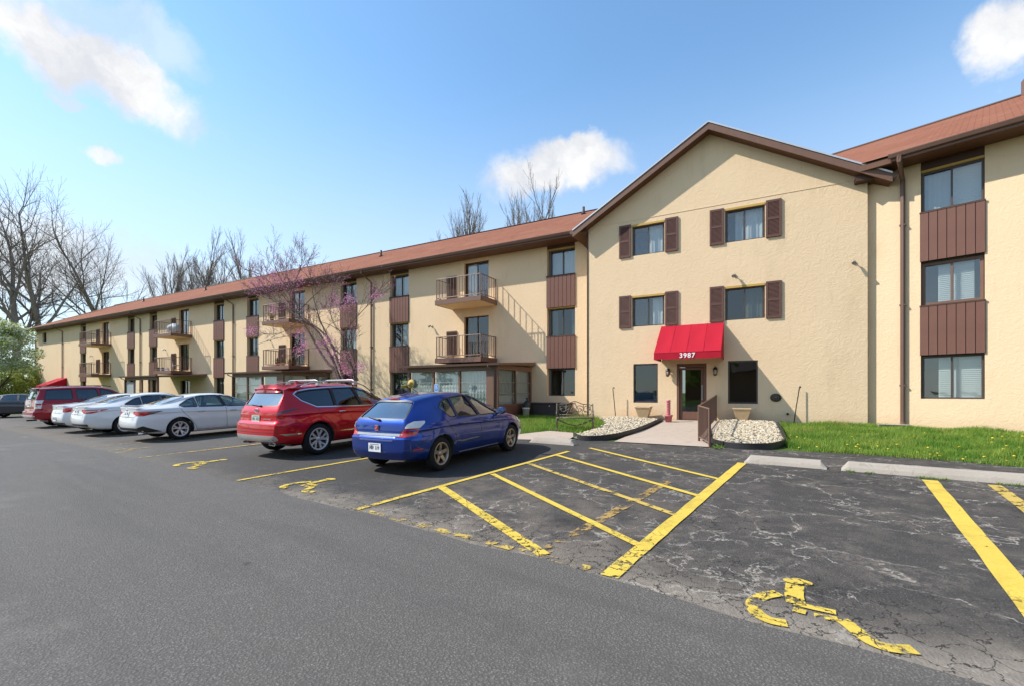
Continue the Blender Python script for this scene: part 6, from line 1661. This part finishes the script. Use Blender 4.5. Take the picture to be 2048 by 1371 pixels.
car(sedan(label='white sedan half hidden between the dark red SUV and the pearl fastback', at=(205, 862), head=NH+.05, wheel='seven', nst=30, extra=[badge(.98)], plate=(0, .55, 'plate_white'),
    patches=[(cpoly(R(40), [(.56, -1.0, .80), (.70, -.94, .79), (.82, -.76, .84), (.83, -.70, .95), (.70, -.93, .96), (.58, -1.0, .93)], .02), ('corner', R(40)), 'lens_red', '*tail_light'),
             (round_poly([(-.60, .32), (.60, .32), (.66, .42), (-.66, .42)], .03), 'rear', 'trim_black', 'bumper_insert')]))
# ---- older dark red SUV
def pilot_extra(sk, put, t):
    badge(1.16)(sk, put, t)
    for s_ in (-1, 1):
        mb = MB(); mb.tube([(s_*.62, -.4, 1.76), (s_*.63, 0, 1.80), (s_*.63, 1.4, 1.80), (s_*.62, 1.7, 1.75)], .016, 6); put(mb, 'roof_rail', 'trim_black')
    sl = sk.patch(round_poly([(-.60, 1.63), (.60, 1.63), (.58, 1.69), (-.58, 1.69)], .02), 'rear', .08, .06, .14); put(sl, 'roof_spoiler', 'trim_black')
    mb = sk.patch(round_poly([(-.80, .50), (.80, .50), (.80, .56), (-.80, .56)], .02), 'rear', .03, .06, .04); put(mb, 'bumper_step', 'trim_silver')
    mb = sk.patch(round_poly([(-.34, .92), (.34, .92), (.34, 1.10), (-.34, 1.10)], .03), 'rear', .006, .06); put(mb, 'plate_recess', 'trim_silver')
    mb = MB(); mb.box(-.03, .03, -1.02, -.7, .30, .36); put(mb, 'tow_hitch', 'trim_black')
car(dict(name='parked_car', label='older boxy dark red SUV with black spoiler, left of the white cars', at=(132, 853), head=NH+.06, paint='paint_maroon', H=1.79, wb=2.70, R=.365, tw=.235, track=1.66, wheel='seven', rim='alloy', nst=32, bow=.03,
    plan=[(-.98, .80), (-.90, .87), (-.7, .93), (-.3, .965), (.3, .97), (1.5, .97), (2.8, .96), (3.2, .92), (3.5, .84), (3.68, .70)],
    zbot=[(-.98, .42), (-.7, .33), (0, .30), (2.8, .29), (3.4, .30), (3.68, .36)],
    belt=[(-.98, 1.17), (.2, 1.17), (1.5, 1.15), (2.3, 1.12), (2.9, 1.04), (3.4, .95), (3.68, .82)],
    ztop=[(-.98, 1.74), (-.4, 1.765), (.4, 1.79), (1.1, 1.785), (1.55, 1.71), (1.95, 1.50), (2.32, 1.25), (2.8, 1.16), (3.4, 1.06), (3.68, .92)],
    roofw=[(-.98, .68), (0, .71), (1.0, .715), (1.6, .73), (2.2, .79), (2.8, .77), (3.3, .72), (3.68, .6)],
    yr=[(.3, .14), (.42, .03), (.5, 0), (.70, .0), (.76, .07), (1.0, .09), (1.2, .12), (1.66, .26), (1.80, .26)], yf=[(.2, .12), (.5, .0), (.9, 0), (1.1, .08), (1.5, .12)],
    cabin=(-.65, 2.1), seat=1.3, glass_floor=1.16,
    side_windows=[[(.42, 1.20), (1.20, 1.19), (1.12, 1.66), (.42, 1.66)], [(-.62, 1.22), (.28, 1.205), (.28, 1.655), (-.52, 1.64)], [(1.28, 1.19), (2.12, 1.18), (1.9, 1.32), (1.62, 1.55), (1.24, 1.66)]],
    side_glass=['car_glass_dark']*3, surround=True, rear_window=[(-.66, 1.24), (.66, 1.24), (.61, 1.60), (-.61, 1.60)], rear_view='rear', rear_glass='car_glass_dark',
    windshield=[(-.66, 1.62), (.66, 1.62), (.78, 2.24), (.3, 2.34), (-.3, 2.34), (-.78, 2.24)],
    patches=[(cpoly(R(40), [(.72, -.94, .84), (.90, -.74, .84), (.91, -.70, 1.20), (.74, -.90, 1.20)], .02), ('corner', R(40)), 'lens_white', '*tail_light'), (cpoly(R(40), [(.74, -.92, .92), (.89, -.75, .92), (.90, -.73, 1.06), (.75, -.91, 1.06)], .02), ('corner', R(40)), 'lens_red', '*brake_lens'),
             (round_poly([(3.1, .84), (3.45, .82), (3.48, .93), (3.05, .97)], .03), 'side', 'lens_white', '*head_light')],
    seams=[([(.34, 1.68), (.34, 1.0), (.42, .62), (.50, .40)], 'side'), ([(.50, .38), (2.1, .38)], 'side'), ([(1.22, 1.68), (1.25, 1.18), (1.26, .38)], 'side'), ([(2.16, 1.16), (2.2, .8), (2.1, .38)], 'side'), ([(-.78, 1.22), (-.78, .74), (.78, .74), (.78, 1.22)], 'rear')],
    handles=[(.50, 1.05), (1.42, 1.04)], handle_mat='paint_maroon', mirror=(2.02, 1.22), plate=(0, 1.0, 'plate_white'), extra=[pilot_extra]))
# ---- dark car at the far left edge, standing across the row
car(sedan(label='dark grey sedan at the left edge of the photo', at=(-26, 836), head=R(66), paint='paint_charcoal', wheel='seven', nst=28, extra=[badge(.98)], side_glass=['car_glass']*3))
# ------------------------------------------------------------------ trees
def branch(mbs, p, d, L, r, lev, rr, prm, tips=None):
    nseg = max(2, int(4-lev*.5)) if lev else prm.get('tseg', 7)
    pts = [p.copy()]; rad = [r]; q = p.copy(); dd_ = d.copy(); nodes = []
    for i in range(nseg):
        jit = prm['jit']*(.5 if lev == 0 else 1)
        dd_ = (dd_+Vector((rr.gauss(0, jit), rr.gauss(0, jit), rr.gauss(0, jit)*.6+prm['up']*(1 if lev else .2)))).normalized()
        q = q+dd_*(L/nseg); pts.append(q.copy()); t = (i+1)/nseg
        rad.append(max(r*(1-t*(.50 if lev < prm['lev'] else .7)), prm.get('rmin', .004))); nodes.append((q.copy(), dd_.copy(), rad[-1], t))
    sides = 9 if lev == 0 else 6 if lev == 1 else 4 if lev == 2 else 3
    mbs[0 if lev < prm.get('tl', 1) else 1].tube(pts, rad, sides, cap=False)
    if tips is not None and lev >= prm['lev']-1: tips += [(a, b) for a, b, c, e in nodes]
    if lev >= prm['lev']: return
    nk = prm['kids'][lev]
    for k in range(nk):
        t = lerp(prm['from'] if lev == 0 else .25, 1.0, (k+rr.random()*.8)/nk)
        i = min(int(t*nseg), nseg-1); f = t*nseg-i; pos = pts[i].lerp(pts[i+1], min(f, 1)); rad0 = lerp(rad[i], rad[i+1], min(f, 1))
        ax = nodes[i][1]; ang = rr.uniform(*prm['ang']); az = k*2.4+rr.uniform(-.6, .6)
        o = ax.orthogonal().normalized(); o2 = ax.cross(o)
        nd = (ax*math.cos(ang)+(o*math.cos(az)+o2*math.sin(az))*math.sin(ang)).normalized()
        ln = L*prm['len']*rr.uniform(.7, 1.15)*(1.15-.45*t if lev == 0 else 1)
        branch(mbs, pos, nd, ln, max(rad0*prm['rk']*rr.uniform(.75, 1.0), prm.get('rmin', .004)), lev+1, rr, prm, tips)
    # leader
    branch(mbs, pts[-1], (nodes[-1][1]+Vector((rr.gauss(0, .15), rr.gauss(0, .15), .1))).normalized(), L*prm['len']*.9, rad[-1]*.9, lev+1, rr, prm, tips)
def bare_tree(px, base_y_depth, height, r, seed, label, lean=(0, 0), bark='bark_grey', kids=(8, 6, 5, 4), frm=.35, ang=(.35, .85), trunk=.5, lev=4, group='bare trees', up=.07):
    k = base_y_depth; x = (px-CX)/FPX*k; rr = random.Random(seed)
    t = empty('bare_tree', (x, k, g(x, k)-.1), 0, label, 'tree', group)
    mbs = (MB(), MB()); prm = dict(jit=.11, up=up, lev=lev, kids=kids, ang=ang, len=.54, rk=.66, rmin=k*.00016, **{'from': frm})
    branch(mbs, Vector((0, 0, 0)), Vector((lean[0], lean[1], 1)).normalized(), height*trunk, r, 0, rr, prm)
    k2 = height/max(v[2] for v in mbs[1].v)
    for q in mbs: q.map(lambda a, b, c: (a*k2, b*k2, c*k2))
    mbs[0].build('trunk', bark, t, fix=False); mbs[1].build('crown', bark, t, fix=False)
bare_tree(40, 56, 27.5, .50, 21, 'big bare tree leaning left at the left edge', (-.16, 0), frm=.45)
bare_tree(72, 58, 29.5, .40, 22, 'tall bare tree with straight trunk at the end of the building', (.03, 0), frm=.5)
bare_tree(232, 66, 29, .34, 33, 'round-crowned bare tree standing clear above the roof', (.02, 0), frm=.42, kids=(9, 6, 5, 4))
bare_tree(345, 72, 26, .34, 44, 'thin bare tree just right of the round-crowned tree', (.0, 0), frm=.3, ang=(.15, .5), trunk=.42, up=.12)
bare_tree(388, 70, 25.5, .32, 45, 'thin bare tree in the middle of the group behind the roof', (.03, 0), frm=.3, ang=(.15, .5), trunk=.42, up=.12)
bare_tree(425, 72, 27.5, .32, 46, 'slender bare tree near the right of the group behind the roof', (.0, 0), frm=.3, ang=(.15, .5), trunk=.42, up=.12)
bare_tree(492, 68, 26, .36, 47, 'bare tree at the right end of the group, nearest the redbud', (.04, 0), frm=.3, ang=(.15, .5), trunk=.42, up=.12)
for i, (px, dz, h) in enumerate(((915, 50, 22.5), (958, 51, 23.5), (1002, 50, 24), (1042, 51, 24), (1085, 50, 24.6), (1132, 49, 24.6))):
    bare_tree(px, dz, h, .26, 60+i, ['bare tree behind the roof, leftmost of the six near the gable', 'bare tree behind the roof, second of the six near the gable from the left', 'bare tree behind the roof, third of the six near the gable from the left', 'bare tree behind the roof, fourth of the six near the gable from the left', 'bare tree behind the roof, fifth of the six near the gable from the left', 'bare tree behind the roof closest to the gable slope'][i], (0, 0), 'bark_grey', (11, 7, 5, 4), .25, (.14, .46), trunk=.40, group='bare trees behind the roof', up=.12)
bare_tree(120, 70, 14, .2, 71, 'small bare tree low behind the far end of the roof', (0, 0), frm=.3)
# small-leaf foliage as one mesh per crown
def leaves(mb, c, R_, n, rr, size, mi=0, flat=.0):
    for _ in range(n):
        while True:
            v = Vector((rr.uniform(-1, 1), rr.uniform(-1, 1), rr.uniform(-1, 1)))
            if .1 < v.length < 1: break
        p = c+Vector((v.x*R_.x, v.y*R_.y, v.z*R_.z)); s_ = size*rr.uniform(.6, 1.3)
        a = Vector((rr.gauss(0, 1), rr.gauss(0, 1), rr.gauss(0, 1))).normalized(); b = a.orthogonal().normalized(); e = a.cross(b)
        mb.add([p-b*s_*.5, p+e*s_*.35, p+b*s_*.5, p-e*s_*.35], [(0, 1, 2, 3)], mi)
def flowering_tree(px, k, label, seed, H_, W_):
    x = (px-CX)/FPX*k; rr = random.Random(seed); t = empty('blossoming_tree', (x, k, g(x, k)-.05), 0, label, 'tree')
    mbs = (MB(), MB()); prm = dict(jit=.10, up=.05, lev=3, kids=(6, 5, 4), ang=(.4, .9), len=.55, rk=.6, **{'from': .3}); tips = []
    branch(mbs, Vector((0, 0, 0)), Vector((.0, 0, 1)), H_*.5, .24, 0, rr, prm, tips)
    mbs[0].build('trunk', 'bark_dark', t, fix=False); mbs[1].build('branches', 'bark_dark', t, fix=False)
    mb = MB(); lb = MB()
    cl = []
    for _ in range(70):
        a = rr.uniform(0, 6.28); e = rr.uniform(-.5, 1.5); d = rr.uniform(.35, 1)**.6
        cl.append(Vector((math.cos(a)*math.cos(e)*W_*d, math.sin(a)*math.cos(e)*W_*d, H_*.58+math.sin(e)*H_*.36*d)))
    for c in cl:
        leaves(mb, c, Vector((.75, .75, .55)), 170, rr, .15, 0); leaves(lb, c, Vector((.85, .85, .65)), 150, rr, .15, 0)
    mb.build('blossom', 'petal_white', t, fix=False); lb.build('crown', 'leaf_spring', t, fix=False)
flowering_tree(0, 38, 'white-blossomed tree with fresh green leaves at the left edge', 5, 7.6, 2.2)
def bush(px, k, label, seed, H_, W_, mat='leaf_hedge', n=26, cnt=220):
    x = (px-CX)/FPX*k; rr = random.Random(seed); t = empty('shrub', (x, k, g(x, k)-.05), 0, label, 'shrub', 'shrubs beyond the parking lot')
    st = MB()
    for i in range(7):
        a = rr.uniform(0, 6.28); st.tube([(0, 0, 0), (math.cos(a)*W_*.3, math.sin(a)*W_*.3, H_*.5), (math.cos(a)*W_*.55, math.sin(a)*W_*.55, H_*.85)], [.05, .03, .01], 4)
    st.build('stems', 'bark_dark', t, fix=False)
    mb = MB()
    for _ in range(n): leaves(mb, Vector((rr.uniform(-W_, W_), rr.uniform(-W_*.5, W_*.5), rr.uniform(.15, 1)*H_*.85)), Vector((.6, .6, .55)), cnt, rr, .14)
    mb.build('foliage', mat, t, fix=False)
bush(-20, 44, 'yellow-green shrub at the left edge behind the dark car', 11, 4.2, 2.0)
bush(22, 46, 'yellow-green shrub between the two tree trunks', 12, 4.6, 1.8)
bush(62, 50, 'yellow-green shrub against the end wall of the building', 13, 4.4, 1.4)
bush(-120, 48, 'yellow-green shrub outside the left edge of the lot', 14, 5, 2.6)
# redbud: stems drawn from the photo in a plane about three metres before the wing wall, given real depth spread
def redbud():
    rr = random.Random(8); nplane = 16.0
    def at(px, py, dn=0):
        r_ = Vector(((px-CX)/FPX, 1)); k = (nplane+dn)/(EN.x*r_.x+EN.y*r_.y); return Vector((r_.x*k, k, CAMH+(HY-py)/FPX*k))
    base = at(706, 770); base.z = g(base.x, base.y)
    t = empty('redbud_tree', base, 0, 'leaning redbud tree with pink blossom in front of the balconies', 'tree'); O = Vector(base)
    limbs = [([(697, 800), (672, 745), (655, 725), (632, 690), (612, 655), (592, 632), (570, 612), (545, 600), (515, 590)], .13), ([(705, 800), (672, 735), (655, 700), (640, 668), (620, 648), (600, 625), (590, 600), (580, 570), (572, 545)], .12),
             ([(712, 800), (668, 700), (640, 660), (608, 640), (585, 615), (560, 585), (540, 565), (520, 555)], .10), ([(715, 800), (708, 750), (695, 720), (672, 700), (655, 672), (640, 640), (628, 600), (622, 560), (615, 530)], .10),
             ([(716, 800), (705, 735), (668, 715), (650, 697), (614, 697)], .06), ([(718, 800), (712, 740), (700, 700), (690, 672), (660, 650), (625, 640)], .07), ([(716, 760), (700, 720), (695, 695), (700, 665), (690, 640), (655, 620)], .05),
             ([(720, 790), (705, 690), (672, 655), (660, 620), (670, 590)], .05), ([(716, 790), (690, 685), (700, 650), (722, 625), (745, 600), (756, 590)], .045), ([(600, 640), (570, 662), (545, 668), (515, 665)], .035), ([(612, 680), (580, 672), (540, 680), (510, 690)], .03),
             ([(600, 625), (560, 610), (530, 590), (500, 580)], .04), ([(590, 610), (570, 575), (555, 545), (545, 520)], .05), ([(585, 600), (590, 565), (600, 540), (606, 518)], .045), ([(565, 590), (535, 560), (512, 545), (490, 540)], .04), ([(600, 620), (630, 590), (650, 575), (672, 570)], .035)]
    tr = MB(); cr = MB(); tips = []
    prm = dict(jit=.16, up=.08, lev=3, kids=(5, 4, 3), ang=(.3, .8), len=.6, rk=.6, tl=0, rmin=.005, **{'from': .2})
    for li, (pts, r0) in enumerate(limbs):
        ph = rr.uniform(-1, 1); n = len(pts)
        w = [at(a, b, ph*.9*(i/(n-1)))-O for i, (a, b) in enumerate(pts)]
        if pts[0][1] >= 790: w[0] = Vector((w[0].x*.5, w[0].y*.5, -.1))
        L = [Vector(v) for v in smooth_line(w, 4)]
        rad = [lerp(r0*.72, .010, (i/(len(L)-1))**.8) for i in range(len(L))]
        tr.tube(L, rad, 7 if r0 > .05 else 5, cap=False)
        for i in range(int(len(L)*.35), len(L), 1):
            if rr.random() < (.85 if L[i].z > 5.0 else .4):
                d = (L[min(i+1, len(L)-1)]-L[i-1]).normalized(); o = d.orthogonal().normalized(); az = rr.uniform(0, 6.28); nd = (d+Matrix.Rotation(az, 3, d) @ o*rr.uniform(.4, 1.0)+Vector((0, 0, .35))).normalized()
                branch((cr, cr), L[i], nd, rr.uniform(.5, 1.15), max(rad[i]*.35, .010), 1, rr, prm, tips)
    tr.build('trunk', 'bark_redbud', t, fix=False); cr.build('branches', 'bark_redbud', t, fix=False)
    fl = MB(); bd = MB()
    hot = [(752, 592, 16), (672, 606, 26), (700, 600, 14), (546, 618, 16), (502, 662, 16), (680, 720, 26), (690, 740, 24), (660, 705, 18), (640, 690, 18), (600, 668, 22), (655, 680, 14), (720, 735, 14), (545, 560, 40), (585, 560, 40), (600, 700, 14), (520, 570, 26), (610, 690, 10)]
    for px, py, s_ in hot:
        for _ in range(int(s_*10)):
            p = at(px+rr.gauss(0, s_*.55), py+rr.gauss(0, s_*.42), rr.gauss(0, .35))-O
            leaves(fl, p, Vector((.05, .05, .05)), 1, rr, .07)
    for p, d in tips:
        if rr.random() < .22: leaves(fl, p, Vector((.06, .06, .06)), 2, rr, .05)
        if rr.random() < .2: leaves(bd, p, Vector((.05, .05, .05)), 1, rr, .045)
    fl.build('blossom', 'petal_pink', t, fix=False); bd.build('buds', 'bud_brown', t, fix=False)
redbud()

# what stands across the lot behind the camera (seen in the panes and paint): a low neighbouring block and leafy trees
def leafy(x, y, H_, label, seed):
    rr = random.Random(seed); t = empty('leafy_tree', (x, y, -.05), 0, label, 'tree', 'trees across the lot')
    tr = MB(); tr.tube([(0, 0, 0), (.1, 0, H_*.3), (0, .1, H_*.6)], [.3, .22, .1], 7); tr.build('trunk', 'bark_dark', t, fix=False)
    mb = MB()
    for _ in range(26):
        a = rr.uniform(0, 6.28); d = rr.uniform(0, 1)**.5; leaves(mb, Vector((math.cos(a)*H_*.34*d, math.sin(a)*H_*.34*d, H_*rr.uniform(.35, .92))), Vector((1.3, 1.3, 1.0)), 55, rr, .55)
    mb.build('crown', 'leaf_hedge', t, fix=False)
for i, (x, y, h) in enumerate(((-34, -20, 9), (-22, -27, 8), (-9, -31, 9.5), (4, -29, 8), (17, -26, 9), (30, -18, 8.5), (38, -4, 9))):
    leafy(x, y, h, ['first', 'second', 'third', 'fourth', 'fifth', 'sixth', 'seventh'][i]+' leafy tree from the left in the row across the lot', 200+i)
nbld = empty('neighbouring_building', (0, -46, 0), 0, 'low brown-roofed building across the lot behind the trees', 'building')
mb = MB(); mb.box(-40, 40, -5, 5, -.1, 5.4); mb.build('wall', 'terracotta', nbld)
mb = MB(); mb.prism([(-5.6, 5.4), (5.6, 5.4), (0, 8.2)], lambda a, b, t_: (t_, a, b), -40.5, 40.5); mb.build('roof', 'brown_dark', nbld)
for i, (x, y, h) in enumerate(((-66, 46, 11), (-70, 36, 10), (-68, 26, 11.5), (-72, 15, 10), (-69, 4, 11), (-66, -8, 10))):
    leafy(x, y, h, ['first', 'second', 'third', 'fourth', 'fifth', 'sixth'][i]+' leafy tree from the building along the far left side', 230+i)
